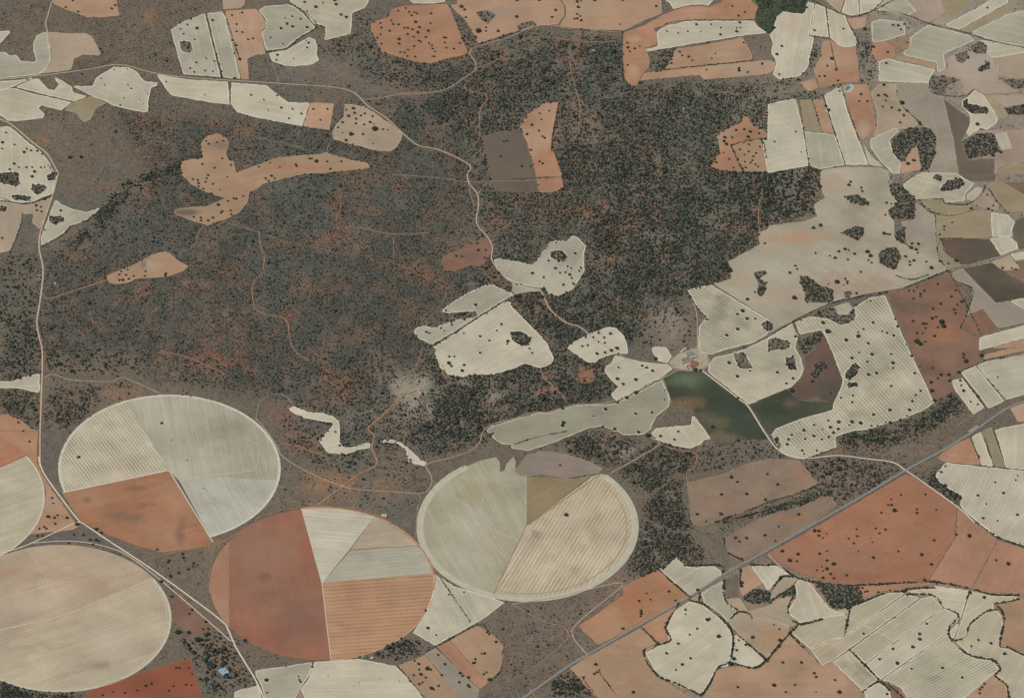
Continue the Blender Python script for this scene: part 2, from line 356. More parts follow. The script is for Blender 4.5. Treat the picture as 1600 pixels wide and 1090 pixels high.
F redbrown 11: 1155,550 1170,520 1200,495 1260,475 1340,420 1440,390 1475,450 1475,490 1440,530 1430,560 1390,578 1340,570 1240,610 1170,598
F palegrey 11: 1155,860 1185,830 1290,760 1420,695 1480,690 1600,745 1600,762 1550,788 1420,868 1250,978 1100,1066 1020,1030 985,990 1000,960 1050,945 1110,960 1250,910 1350,900 1385,880 1370,858 1300,862 1200,870
F cream 11: 1590,800|21: 0,830 70,900 150,980 220,1060|22: 240,20 263,60 250,98 180,125 80,97 0,132|12: 1480,165 1330,167 1290,183 1200,165 1150,120 1125,60 1112,0|11: 1112,1076 1262,985 1425,877 1560,797
F palegrey 11: 1600,748|21: 0,675 100,703 165,718 185,730 120,735 60,743 0,768
F palegrey 11: 1485,535 1510,528 1600,540|21: 30,545 130,570 150,545 200,475 235,430 270,415 340,420 380,385 410,395 465,450 450,500 455,600 400,690 380,720 290,760 230,750 200,715 100,695 0,670|11: 1560,650 1500,590
F striped 21@a=30,s=4: 1095,725 1240,690 1600,905 1600,1000 1500,1055|22: 1330,10 1250,40 1190,35 1165,0|21: 1165,1050 1170,950 1220,890 1170,850
F bigtan 21: 1255,687 1372,655 1365,600 1350,545 1380,530 1550,440 1540,370 1600,340|31: 0,325 100,310 220,300 310,265 280,190 360,150 330,90 320,0|30: 335,1062 480,1045 560,1045 640,1050 700,1050 760,1075|31: 750,0 775,50 760,100 810,180 750,250 790,300 790,400 900,470 1050,500 1100,560 1115,600 1000,645 840,710 620,745 400,800 200,890 0,995|21: 1600,900
F greytan 31: 925,182 1038,258 1058,470 1095,555 905,468 865,430 860,380 835,300 900,290
F striped 31@a=14,s=2.8: 840,65 910,15 970,-8 1180,-5 1230,30 1290,60 1230,130 1230,170 1110,180 1080,155 940,165 870,120
F pale 31: 1240,130 1300,80 1345,90 1320,140 1280,170 1240,160
F ochre 31: 955,170 1040,170 1120,200 1270,205 1280,225 1230,240 1150,255 1060,240 1010,215
F mauve 31: 1290,190 1300,150 1370,100 1440,200 1440,230 1380,220
F ochre 31: 1340,60 1468,52 1596,195 1600,230 1500,240 1440,200 1410,110
F brown 31: 1472,52 1600,47 1600,190
F taupe 31: 1180,0 1420,0 1420,40 1300,45
F ochre 31: 1040,262 1280,230 1388,225 1398,393 1280,403 1070,398 1060,470
F pale 31: 1392,240 1500,255 1545,300 1525,350 1528,393 1401,393
F pale 31: 1385,405 1500,387 1558,430 1563,468 1455,508
F darkbrown 31: 1085,410 1220,402 1380,407 1450,510 1250,566 1200,560 1110,490
F darkgreen 31: 1545,290 1600,235 1600,458 1570,468 1535,390 1522,350
F ochre 31: 1062,470 1085,420 1110,490 1210,575 1120,600
F pale 31: 1510,503 1600,463 1600,515 1550,540
F tan 31: 1400,552 1508,507 1573,588 1550,600 1460,600
F darkgreen 31: 1220,590 1395,555 1600,755 1430,803
F brown 31: 1472,607 1575,592 1560,547 1600,532 1600,730
F greytan 31: 1140,627 1215,594 1423,807 1498,792 1598,910 1440,963 1347,843 1242,883 1280,770 1270,700 1180,670
F pale 31: 1503,790 1600,758 1600,903
F redbrown 31: 1240,892 1345,847 1433,960 1330,1013 1218,970
F pale 31: 1322,1022 1600,918 1600,1000 1370,1088|32: 1320,20
F orangetan 31: 1375,1088 1600,1003 1600,1050 1490,1088
F redbrown 31@a=12,s=2.6: 740,752 1128,638 1180,680 1220,740 1240,880 1200,970 1330,1030|32: 1320,0 1345,70 1310,95 1200,140 1130,205 1170,260 1047,333 889,0|31: 880,1070
F striped 31@a=48,s=4.6: 168,925 260,892 370,902 460,947 550,892 535,835 640,772 730,757 877,1088|32: 1040,340 960,395 870,430 740,470 640,505 520,520 420,555 430,620 240,688 190,688 78,650 75,595 18,545 50,502 200,442 403,387 407,350 458,240 468,200 400,20|31: 350,1000 330,975 200,1005
F striped 31@a=35,s=3.6: 402,833 500,800 533,840 500,878 435,878
F striped 22@a=18,s=2.6: 1225,150 1480,352|32: 0,300 150,240 200,190 225,130 205,60 170,0|31: 190,1010 150,934 0,1022|22: 1600,-64 1440,12 1370,35 1260,60 1230,100
P scrub 31: 260,880 400,830 440,880 540,885 540,912 460,942 370,895
P wood 01: 30,-10 115,-10 125,65 80,75 20,60 -10,20
P wood 01: 200,68 280,68 290,95 235,135 195,100
P wood 01: 70,135 110,128 200,145 180,172 80,160
P wood 01: -10,198 50,203 40,233 -10,240
P wood 01: 310,263 400,270 403,293 340,318 305,295
P wood 01: 290,10 330,-10 360,-5 340,35 300,45
P wood 31: 450,370 550,325 600,335 600,370 560,420 530,400
P wood 31: 690,500 740,460 800,455 830,520 800,590 780,600 700,560
P wood 31: 200,640 250,635 300,680 330,700 400,720 415,780 380,805 230,800 230,740 200,680
P wood 31: 480,140 550,130 640,180 600,200 520,180
P wood 31: 760,60 820,60 920,150 915,280 770,280 750,230 810,180 760,110
P wood 31: 790,370 850,325 860,380 840,440 800,410
P wood 21: 1510,615 1580,600 1595,625 1540,650 1590,680 1580,740 1550,770 1530,740 1540,680
P wood 31: 1070,100 1120,40 1210,25 1230,70 1180,100 1110,110
P wood 31: 1030,20 1060,0 1090,20 1080,45 1040,35
P wood 21: 235,485 300,475 340,500 330,550 290,545 240,520
P wood 21: -10,985 50,980 120,1025 100,1070 60,1075 0,1040
P scrub 31: 475,740 520,730 515,775 480,775
P wood 31: -5,915 30,940 30,970 -10,985
P scrub 21: 1555,935 1600,912 1600,980 1570,965
P pond 10: 1400,85 1450,75 1470,100 1440,130
R 3 11: 1320,-5 1330,55 1385,130 1390,200 1380,310 1450,400 1478,460 1475,540 1550,640 1600,675|21: 100,700 170,718 205,780 240,850 340,930 420,955 500,1020 560,1060|22: 700,60 760,90
R 1.5 11: 850,5 1130,25 1320,50 1500,45 1600,45|21: 150,38 310,25
R 1.5 11: 1390,125 1430,70 1490,50
R 1.5 11: 1330,60 1335,110 1365,205
R 1o 11: -160,290 0,360 200,430 320,455 450,475 560,480 680,500 750,550 880,565 1000,620 1100,660 1185,705 1350,690 1480,690
R 1o 11: 1185,720 1170,800 1070,915
R 1.4o 11: 20,360 28,452 52,512 40,612 0,656 -24,704 -20,772 -4,848 60,876 160,896 200,936 208,1012 232,1088|12: 280,50 330,75
R 1o 11: 520,100 530,200 500,300 510,380 320,455
R 1o 11: 860,400 860,560
R 2o 01: 265,745 300,780 450,735 660,665
R 1.5o 01: 1270,325 1235,380 1215,450 1110,500
R 4 01: 365,-5 330,130 280,280 250,380 245,470 268,580 265,680 245,830 230,930 245,1020 262,1088|02: 265,100 260,250 255,400 250,560 250,740
R 3g 31: -30,1022 150,924 400,800 740,738 840,712 1120,600 1280,568 1600,459
R 2 22: 1200,25 1280,30 1340,10|21: 1500,1058 1590,1010
R 2 21: 1120,780 1155,880 1160,1088
R 4g 01: 640,205 780,85 1000,40 1020,20
R 1o 21: 60,820 210,860 300,915 420,955
H 31: 30,1000 150,928 400,805 740,740
H 31: 840,718 1120,605
H 31: 1125,605 1180,670 1280,720 1250,850 1200,965
H 31: 755,60 775,0
H 31: 840,65 920,0
H 31: 935,165 1080,155 1110,182 1240,190 1330,130 1360,70
H 31: 955,180 1010,235 1150,260 1280,225
H 31: 800,635 900,660 1000,630
H 31: 1070,405 1220,400
H 31: 1085,410 1110,490 1210,565
H 31: 1380,90 1430,170 1490,240
H 31: 1045,260 1060,490 1100,570
H 01: 0,150 120,185 200,180 325,135
H 01: 300,-60 345,10
H 01: 255,455 400,375 440,330 540,290 640,210
H 01: 60,490 100,400 130,310 140,250
H 21: 0,35 310,18
H 21: 1110,770 1170,850 1215,890
H 31: 1140,620 1340,1020
T 01: 200,20,8 225,200,6 255,207 230,228 258,237 278,160,7 378,233,7 278,352 12,402 1205,35 1235,40 1240,60 1240,80 1290,30 1285,52 1330,65 1300,10 1270,95 1375,100,4 1420,20,4 1363,195,7 1460,155 1475,157 1520,140 1390,235 1440,230 1445,255 1380,245 1210,270 1255,275 1255,292 1300,292 1330,275 1425,170 1320,125 908,610,5 905,640 787,633 745,665 768,665,6 745,630 757,612 797,600 778,590 1035,625 1033,637 835,640 805,658 962,400,6 955,425,7 557,810,9
T 11: 330,138,8 380,142,6 525,80,8 1010,272,7 1387,478,6 1435,478 1250,515 1285,517 1380,412 1383,435 1340,435 1430,525 1372,822,8 1187,856,5 1063,990,6 1083,997 1155,965 1175,982,4 1220,930 1222,945 1300,913 1235,918 1187,1028 1535,942,6 1505,982 1400,1017,7 1298,997 1458,1042 1573,1048,7 1570,1065 97,15,7 60,30 80,45 115,30
T 21: 275,433 393,500,7 227,545,6 270,592,6 368,592 347,580 430,590,6 420,607 300,620 333,617 360,632,7 372,653 125,623,7 197,650,6 320,695,6 380,685 390,692 57,540 57,693 28,695 198,715 245,757,7 190,770,7 5,745 540,995,7 460,1022,6 508,1023 575,1025,6 615,1000,7 578,1057 540,1052 473,1072 438,1078 110,840,7 125,862,7 195,835,6 195,775 123,905 160,770 1175,715 1215,687 1230,692 1470,785,6 1440,860,9 1408,880,6 1468,908,7 1217,912,6 1410,973,8 1340,1012,7 1520,907 1518,740 1580,435,5 1110,770,6 910,875 945,925 1080,912 1010,950 1055,880 870,1020 840,1050 865,1060 820,1055
T 31: 515,52,6 505,72,7 588,110,6 582,88 480,145 740,183,6 797,190,6 770,188,4 733,258 328,325,9 283,340,8 725,375,8 745,378 760,380 297,497 442,487,7 480,472,7 503,478 420,527,6 385,512,4 500,537,5 540,502,7 620,490,9 640,515,9 627,540 647,557,5 580,614,5 170,575,5 182,596,5 135,620,7 482,657,6 495,673 495,685 430,680,10 473,695,4 377,690,4 553,748,6 165,778,10 740,740,5 695,747,6 940,440,6 900,437,6 893,465,8 925,475,7 935,495 910,543,7 885,550 885,570 860,517,6 990,550 1020,590,8 1060,690,5 1078,813,7 1030,843 905,920,6 970,937,8 990,938 1025,905,7 1050,895 1085,930,12 1095,955,11 1040,1015,7 930,1050,12 950,1065,11 980,1050 1060,960 985,965 930,995 965,997 1145,767 1173,728,5 910,733,5 950,765,5 953,750 908,780 975,730 930,710 880,730 1183,820 1163,848 1170,872,5 797,910,7 810,955,8 655,932,7 343,935,9 373,990,12 595,972,6 563,992,5 563,1018,10 625,1062,7 487,1043,9 785,1012,7 742,997,6 713,985,5 865,1068,5 547,822,6 533,852,5 520,867,6 620,803,4 640,797,5 170,1018,6 1375,222,7 1400,230 1370,133 1407,200 1150,305 1100,330 1100,350 1073,380 1465,590,6 1523,592 1547,598 1268,217,6 1175,545,8 1075,548,8 1127,562,5 1210,800,7

F cream 02: -10,207 80,205 150,180 248,157 250,265 238,280 170,262 90,250 -10,247
F orange 02: -10,430 45,412 130,450 190,500 238,520 232,600 232,720 270,800 470,1088|03: 500,20 460,45 180,75 130,60 270,-100|02: 290,900 250,790 170,665 -10,660
F cream 12: 200,380 235,362 330,400 420,405 480,425 520,460 525,520 522,590 545,618 600,620 715,588 712,625 640,635 560,665 450,655 415,610 400,590 410,560 480,480 470,465 380,450 300,435 225,400
F cream 12: 790,572 850,570 910,590 980,650 1030,700 1070,715 1050,738 990,725 950,690 940,640 900,605 870,592 795,592
F pale 21: 345,1080 400,1040 500,990 600,955 650,960 700,1010 718,1060|22: 725,20 720,36 640,36 560,60 520,90 470,88 400,40 340,-5
F pale 22: 870,2 890,-8 960,-8 1000,50 970,95 910,80
F pale 22: 640,46 800,85 970,101 1005,130 940,180 850,230 660,330 630,310 620,280 670,240 620,200 580,150 580,115 620,95
F greyfield 12: 1600,450|22: 140,407 220,405 400,357 640,347 720,312 850,243 940,197 988,320 980,365 900,430 865,510 820,540 700,545 640,510 560,487 480,500 300,575 110,640|12: 1590,625 1600,604 1540,600 1490,570 1437,515 1475,485
F green 22: 945,187 1040,142 1178,142 1420,325 1475,372 1590,550 1600,567 1400,572 1380,600 1320,612 1270,597 1240,560 1140,410 1110,360 990,350
F cream 22: 870,530 900,500 1000,490 1120,480 1130,410 1245,565 1200,575 1180,600 1110,628 1020,610 900,570
F green 22: 1485,357|32: 0,308 120,258 200,330 400,340 405,350 400,383 200,438 50,499 10,540|22: 1595,525
F darkbrown 32: 125,256 210,200 240,120 230,50 300,20|31: 300,1070 345,1010|32: 396,20 464,200 453,240 405,345 300,300 200,328
F pale 32: 1205,150 1300,110 1476,330 1380,378
F cream 32: 1140,205 1215,186 1353,370 1285,415 1170,265
F pale 32: 1305,107 1400,72 1600,15 1600,260 1480,325
F orangetan 32: 1337,45 1600,-45 1600,-5 1400,60 1355,72
F orange 32: 1110,622 1260,560 1330,730 1100,710 1065,690
F cream 32: 1270,560 1330,522 1410,740 1333,733
F ochre 32: 1335,520 1395,492 1488,753 1415,742
F cream 32: 1415,510 1600,450 1600,763 1492,753
F orange 32: 1510,372 1600,312 1600,460 1560,460
F tan 32: 1250,515 1310,478 1320,490 1265,535
F stubble 22: 20,760 90,670 170,640 340,660 470,700 570,750 540,780 400,800 330,810 200,790 80,800 30,785
F browncrop 22: 1090,840 1300,790 1500,710 1600,690|32: 190,697 310,840 290,858 200,900 0,950|22: 1450,1030 1270,1088|23: 1190,25 1130,10|22: 1110,1060 1110,950
P olive 02: 260,165 300,137 560,162 700,165 800,120 880,160 940,250 1010,290 930,290 850,215 760,195 680,215 450,205 350,190
P olive 22: 640,785 800,915 860,915 1000,790 1100,770 1300,760 1600,665 1600,690 1500,710 1300,790 1090,830 1000,820 870,930 800,940 800,1040 880,1088 790,1088 760,960 650,830
P bare 02: 250,512 440,502 380,620 362,740 370,850 330,840 250,720
P bare 22: 1060,860 1100,840 1110,1088 1060,960
P clearing 22: 405,210 420,120 450,110 520,150 510,210 430,215
P clearing 22: 130,270 280,235 280,260 140,300
P paledry 12: 1430,290 1500,265 1540,310 1480,340
P paledry 12: 820,200 920,170 1080,190 1100,240 1030,290 1020,360 960,370 900,320 830,270
P olive 12: 1155,825 1300,700 1310,680 1600,632|22: 80,645 60,660 0,668|12: 1390,710 1310,720 1170,840
P farmyard 22: 970,100 1005,60 1060,20 1160,-5|21: 1165,1065 1200,1070|22: 1225,55 1240,90 1200,130 1100,145 1010,125
P wood 32: 110,60 160,50 180,130 140,140 110,100
P wood 32: 270,150 300,90 380,85 370,120 320,150 310,185 270,180
P wood 32: 485,150 540,90 570,110 560,160 520,195 480,190
P scrub 22: 1380,30 1450,30 1510,130 1420,130
P scrub 31: 0,1035 60,1024 130,1045 140,1088 0,1110
P wood 31: 190,1042 320,985 340,1010 300,1060 230,1130 190,1088
P scrub 32: 500,215 550,215 565,235 500,255
P wood 32: 35,560 75,560 65,600 50,600
H 31: 150,930 195,1040
R 2 12: 0,440 60,510 130,610 160,670 260,740 400,810 540,862 650,885 850,897 1010,910 1070,895 1100,840 1090,790 1060,740 1080,720 1300,660 1390,600 1420,520 1470,480 1600,443|22: 130,402 220,400 400,352 500,352 640,333
R 2 12: 540,862 450,930 380,985
R 1.5 12: 645,885 640,930 605,1000
R 2.5o 12: 540,862 640,790 750,730 740,660 720,620 740,550 700,500 780,430 860,350 950,270
R 1.5o 12: 1040,-10 1020,70 980,150
R 1.5o 12: 1160,140 1200,210
R 1.5 12: 0,440 20,350 80,300 170,290 230,350
R 1o 12: 430,70 420,130 440,190 480,230 460,260
R 1 12: 230,710 200,770 190,830
R 3w 22: 1185,138 1420,320 1478,368 1590,545|32: 70,640 200,690 430,672 600,690 780,715 860,765 1000,860 1200,1005 1290,1088|33: 1340,20 1440,92 1600,183
R 1o 32: 430,665 440,625 750,605 880,570 1200,450 1215,350
R 1o 32: 1300,420 1200,480 950,660
R 1o 32: 310,845 400,920
R 1o 32: 330,860 500,890 700,810 850,760
R 1 32: 1475,345 1480,330
R 2.5 22: 870,560 920,600 780,690 620,780
R 1.5 22: 870,520 980,370 990,320 945,190
R 2 22: 640,340 850,236 1040,138
R 1.5 22: 640,40 800,82 1010,105
R 1 22: 180,140 240,220 340,320
R 1 22: 200,110 400,70
R 1.5o 22: 920,600 1040,640 1150,655 1140,740 1090,780 1100,840
R 2 02: 270,190 330,165 450,200 690,210 760,185 860,220 1010,290
R 1.5 02: -10,514 245,516
R 2 22: 1150,125 1230,50
R 2.5 22: 1160,60 1100,130 1010,120
H 22: 20,600 160,555 340,520
H 22: 640,340 900,205
H 32: 1215,185 1350,360
H 32: 1300,110 1480,320
H 32: 1345,75 1450,65 1600,15
H 32: 1270,560 1335,735
H 32: 1355,560 1415,740
H 32: 1415,510 1470,700
H 32: 1330,735 1600,772
H 32: 1140,180 1160,260
H 32: 1200,150 1310,95
H 33: 20,-60 200,-160
H 22: 1270,1088 1600,965
H 32: 0,965 200,900 320,850
H 32: 0,1000 200,940 250,900
H 22: 1320,1088 1600,1010
H 32: 0,1010 100,980 300,935
H 32: 430,620 240,690
T 22: 110,5 125,33 530,38,8 580,30,7 620,18,7 655,5,8 665,38,6 665,123,5 812,112,6 840,124,6 877,145,7 772,200,7 657,195,8 693,228,6 775,283,8 715,315,8 660,343,6 583,385,8 510,428,5 772,413,7 873,405,6 320,470,9 315,488,9 953,265,4 953,325,4 790,528,8 845,550,9 1038,523,7 927,552,7 1013,573,6 985,607,8 1253,493,8 1065,327,4 1408,180,8 1488,145 1355,95,9 1143,138,9 1180,140,6 895,70,8 640,510,7 567,492,6 1412,580,7 1412,315,6 1370,808,7 1408,838,5 1308,915,7 1465,913,8 1583,948,7 1595,788 1305,1037,7 1155,1038,6 1213,1083 338,1045,8 315,378,7 235,380 210,390 300,732,5
T 32: 57,155,7 115,223,7 155,192,7 150,270,10 277,210,7 523,65,8 568,30,5 648,43,8 620,88,6 780,98,8 780,128,6 770,40,5 627,170,8 678,160,8 768,240,7 915,160,7 953,270,6 923,297,6 900,335,7 530,300,6 525,340,7 455,313,6 760,390,7 883,390,8 658,418,7 763,468,7 523,465,8 577,472,9 507,483 440,465,8 388,498,7 438,508,6 407,530,7 376,455,6 287,482,7 222,517,7 147,546,7 128,573,7 118,605,8 232,570,7 286,552,7 340,510,5 336,573,6 378,558,6 212,643,6 303,642,6 225,663,5 73,675,6 825,447,6 868,427,6 735,465 685,488 645,488 897,53,7 525,232,9 545,225,8 1040,330,7 1023,270,8 1018,215,7 1027,125,5 1080,167,6 1128,167,6 1060,190 1235,85,9 1220,60 1335,50,9 1222,40,6 1190,155,7 1130,205 1200,205,7 1207,235,5 1222,270,7 1267,337,5 1310,353,5 1433,183,5 60,853,7 190,1040,7 242,752,6 275,778,6 390,283,5 1315,678,6 1108,740,5 1082,777,6 1418,840,5 1310,923,7 1470,908,7 1363,975,5 1558,1042,6 1343,1065,6 1548,826,5 1560,800 1433,1080 790,1018,9 830,918,5 770,945 750,980 772,980 708,1030 930,1008 930,1030 1050,1010 983,915 1315,303,6
T 12: 1400,32,7 1207,55,5 1240,55,5 1205,98,8 1220,115,7 1300,108,7 1288,145,7 1478,538,7 765,580 820,578 495,525,5 523,610,5 405,575,5 963,700,6 180,885 650,985 795,940
T 02: 1010,470,6 490,683,6 183,585,5 145,520 300,1055,8 418,1062,7 325,937,5 332,970,4 360,1045 340,1060 113,465 745,315,5 805,285,5 1075,573,3 1170,702,3 1270,875,3

F cream 32@a=-62,s=4.6: 1045,790 1110,714 1330,740 1600,772|33: 1600,183 1440,95 1308,-5|32: 1232,1020 1200,980 1212,920 1150,890 1060,830
P regrowth 20: 292,655 420,600 560,760 640,885 250,940 262,840
F redbrown 03@s=3,a=40: 1075,470 1110,465 1340,660 1290,680 1220,720 1085,620
F red 03: 500,1088 560,1050 700,1000 880,940 1000,900 1190,850 1280,1088
F cream 03: 1465,1060 1500,1045 1600,1022|13: 8,995 45,1088|03: 1465,1088
F palegrey 13: -5,925 350,872 342,930 300,1000 230,1088 66,1088 20,990 0,960
F cream 13: 365,870 640,852 870,895 950,970 1080,1088 320,1088 278,1040 332,970
F orangetan 13: 235,1088 278,1045 318,1088
F pale 13@s=3.5,a=62: 1115,320 1240,400 1460,467 1555,500 1440,590 1300,670 1120,770 980,690 1060,570 1108,430
F orange 13@s=2.5,a=48: 1130,770 1210,738 1450,1000 1400,1040 1260,910
F orangetan 13: 1214,736 1380,642 1490,710 1545,770 1545,850 1520,930 1453,997
F greytan 13@s=2.4,a=10: 1060,822 1120,785 1395,1045 1370,1088 1310,1088
F orangetan 13: 890,893 1055,825 1305,1088 1090,1088
F orangered 23: 690,400 910,297 1105,462 800,638 540,765 430,665 420,642 650,490 700,450
F pale 23@s=2.5,a=-30: 920,290 1025,217 1080,270 1130,280 1260,270 1305,300 1308,332 1112,458
F palegrey 23@s=3,a=80: 1180,442 1322,362 1330,490 1408,550 1350,623 1300,570 1200,500
F tan 23: 1112,482 1170,442 1170,490
F orange 23: 815,648 1030,522 1010,560 960,660 985,738 915,762
F orangetan 23: 362,910 450,852 800,660 910,767 825,812 900,962 1170,1088 560,1088
F cream 23@s=2.5,a=-35: 1110,492 1200,522 1300,602 1340,642 1378,700 1368,830 1350,898 1280,908 1230,1000 1180,1082 1000,1000 910,958 870,880 832,812 982,742 970,680 962,660 1020,550
F cream 23: 1392,692 1583,852 1520,908 1440,888 1370,878 1360,850 1385,780
F tan 23: 1357,625 1410,562 1500,592 1600,602|33: 130,640 130,690 60,760 0,850|23: 1600,845 1450,740
F orangetan 23: 1185,1088 1240,1002 1287,917 1360,907 1430,893 1520,917|33: 0,863 65,762 130,703 330,895 395,870 578,1060 560,1088
F orangepale 23: 1430,290 1487,270 1568,380 1440,460 1420,400
F cream 23: 1492,268|33: 0,270 60,272 135,330 80,340 0,430|23: 1570,378
F browncrop 23: 1325,95 1440,30|32: 0,1040 200,990 330,930 400,925 430,980 290,1088|33: 0,163|23: 1600,170 1440,226 1350,180
F tan 33: 0,462 100,342 190,352 120,422 0,508
F tan 23: 1320,480 1420,470 1480,555 1600,520|33: 100,455 165,480 130,550 185,632 130,650 0,600|23: 1500,590 1410,555 1340,490
F redfield 33: 0,195 350,0|32: 862,785 1040,880|32: 1180,990|33: 1168,95 998,365 900,375 620,390 480,395 380,370 200,320 60,240
F redpale 33: 1175,92|32: 1184,993 1230,1032 1290,1088|33: 1310,2 1432,112 1268,412 1040,370 1003,366
F redpale 33: 1437,112 1600,192 1600,448 1400,440 1274,413
F orangered 33: 560,402 1040,378 1030,400 870,418 720,430 600,470
F cream 33@s=3,a=70: 170,390 190,355 250,367 380,532 420,555 500,575 340,598 200,628 130,570 130,540 180,470
F wheat 33: 135,680 190,642 340,602 430,557 600,502 740,442 860,437 600,623 480,710 350,750 260,790
F wheat 33@s=4,a=-35: 865,447 900,457 950,470 400,865 340,895 262,792 350,755 485,712 600,628
F wheat 33@s=4,a=-35: 955,475 1030,460 1093,533 610,880 515,795
F cream 33: 1097,537 1180,570 1190,610 1130,660 1130,685 700,983 615,884
F striped 33@s=4,a=-28: 1130,690 1150,740 1230,820 1300,850 1400,862 1448,915 1190,1088 890,1088 830,1030 750,990 705,988
F wheat 33@s=3,a=48: 400,870 510,802 688,985 640,1010 590,1055
F cream 33: 600,1052 690,1000 760,1050 780,1088 620,1088
F redbrown 33: 732,1005 800,1020 880,1088 790,1088
F cream 33@s=4,a=8: 870,432 1045,395 1258,425 1158,738 1130,690 1190,620 1190,570 1100,530 1030,455 880,450
F wheat 33@s=3,a=-30: 1267,430 1400,460 1560,460 1550,480 1410,510 1410,545 1360,558 1258,640 1238,708 1165,738
F wheat 33@s=3,a=-65: 1250,650 1362,562 1430,547 1470,600 1460,700 1445,780 1500,790 1600,880|33: 1600,1088 1510,1088 1480,1000 1420,950 1450,900 1400,858 1260,828 1175,745 1242,712
F orangetan 33: 1430,512 1570,475 1600,470 1600,860 1500,782 1452,770 1478,650
F orangepale 33: 1200,1088 1440,922 1412,950 1478,1002 1508,1088
P bare 03: 210,130 480,10 520,10 800,190 550,125 400,115
P olive 23: 860,-10 1000,50 1100,35 1230,70 1320,50 1340,100 1300,110 1340,180 1380,270 1320,320 1280,200 1240,100 1000,60
P olive 23: 1330,350 1420,310 1420,440 1480,553 1410,548 1330,480
P wood 23: 1440,465 1520,410 1600,430|33: 20,440 10,495|23: 1520,510 1460,490
P wood 33: 200,345 270,360 380,380 570,400 600,490 480,530 400,540 330,430 280,370
P wood 33: 100,440 165,405 180,440 130,455 60,480
R 3w 03: -10,218 150,150 470,5 500,0
R 3.5w 02: 240,680 270,775 370,920 490,1075|03: 520,8 700,130 900,260 1180,460 1390,620 1430,680 1480,790 1600,990|13: 60,1088
R 2w 03: 210,130 400,118 550,128 700,165 800,210 990,350 1350,660 1440,740 1470,742
R 1.5o 03: 900,240 1000,210 1290,148 1350,145 1450,90 1600,-5|12: 0,1065 150,1015 300,995 450,990 600,1000 750,1040 860,1100|13: 830,5 1000,130 1110,290 1112,420
R 1 03: 835,130 900,0|02: 1050,770
R 1.5 03: 1340,140 1325,230 1308,350 1312,450
R 1.5 12: 1010,910 1030,940 1010,1000 1003,1088|13: 1000,80
R 2.5 23: 470,825 380,710 420,620 690,400 690,380 600,390 400,440 200,480 0,512
R 1.5 23: -10,1000 200,860 360,715
R 1.5o 23: 360,715 320,650 200,620 0,510
R 1 23: 690,380 640,335
R 1.5 23: 110,1045 180,1088
R 1.5w 33: 0,200 60,260 150,340 260,370 330,500 400,545 800,745
R 1 03: 1430,945 1480,945 1600,990
R 1.5w 13: 350,890 345,930 300,1000 230,1080
X 5.2 13: 1560,1130|23: 20,1088 330,915 470,830 800,640 1110,465 1320,330 1600,175|32: 310,1086 600,920 860,765 1100,635 1300,510 1500,375 1600,300 1680,250
H 33: 160,340 80,345 0,460
H 33: 0,265 60,265 140,325 190,350 280,375
H 33: 0,510 60,460 160,400
H 33: 170,440 125,550 190,635 340,605
H 33: 190,640 130,700 60,780 0,855
H 33: 140,700 220,780
H 33: 480,395 620,390 900,375 1040,372 1270,415 1400,450 1570,455
H 33: 500,540 560,510 740,440 860,430 870,415 1040,408
H 33: 870,450 1030,455 1100,530 1190,580 1130,660 1150,740 1260,830 1400,860 1450,915 1420,960 1490,1020 1510,1088
H 33: 1260,430 1230,520
H 33: 1170,740 1240,710 1260,640 1360,560 1430,545
H 33: 1410,510 1500,495 1570,480
H 33: 1430,520 1475,600 1450,770 1510,785 1600,885
H 33: 1300,0 1440,95 1600,185
H 33: 510,550 475,715
H 33: 510,795 690,980
H 33: 590,1060 690,995 760,1050
H 33: 740,1000 880,1088
H 23: 965,345 1110,465
H 23: 1020,215 940,290
H 23: 1070,270 1300,270 1315,325
H 23: 1175,440 1170,490
H 23: 1325,360 1330,480 1410,550
H 23: 1110,485 1200,515 1330,620 1375,690 1380,780 1355,870 1285,910 1240,1000 1180,1085
H 23: 1040,510 960,650 985,740 825,800 900,950 1010,1000 1180,1080
H 23: 1350,650 1600,870
H 23: 1380,880 1510,910 1600,860
H 23: 1360,610 1410,560 1480,570 1500,600
H 23: 1425,290 1430,400
H 23: 1480,265 1600,270
H 23: 810,655 915,760
H 23: 540,930 690,1088
H 23: 430,960 560,1088
H 23: 1325,100 1340,180 1440,235
H 13: 890,900 1080,1088
H 13: 1140,770 1390,640 1460,700
H 13: 1540,800 1530,920 1470,990
H 13: 1065,805 1120,775
H 13: 1150,345 1340,620
T 33: 290,55,7 317,57,7 317,85,7 343,98,4 367,72,4 553,43,4 673,40,5 733,47,6 695,70,5 557,88,6 502,104,5 640,100,3 653,125,4 535,133,6 88,182,7 187,201,8 322,198,7 367,180,4 563,182,4 657,222,7 813,182,5 958,205,8 1020,265,7 1177,77,7 1257,87,8 1037,115,6 1425,238,6 1500,262,8 135,240,9 180,244,5 367,240,5 410,263,8 367,293,8 337,278,4 305,300,6 343,305,4 390,323,6 343,348,7 410,351,6 490,333,6 65,27,5 45,117,5 597,698,6 945,700,8 948,733,8 905,781,9 780,793,7 697,857,6 807,883,8 897,916,6 1090,912,6 1213,972,6 1313,737,6 1393,759,7 1270,775,5 1478,824,8 1350,470,6 75,740,9 92,876,7 207,877,6 288,943,6 300,966,5 418,986,6 37,1020,8 168,1015 445,1062,8 110,1060 300,1057,3 1353,1010,6 1337,1030 1323,1045 1323,1068 990,635,6 70,668,5 37,640,4 743,1075,6 978,358 1260,443,7 605,435 620,432 590,410 688,437 762,425
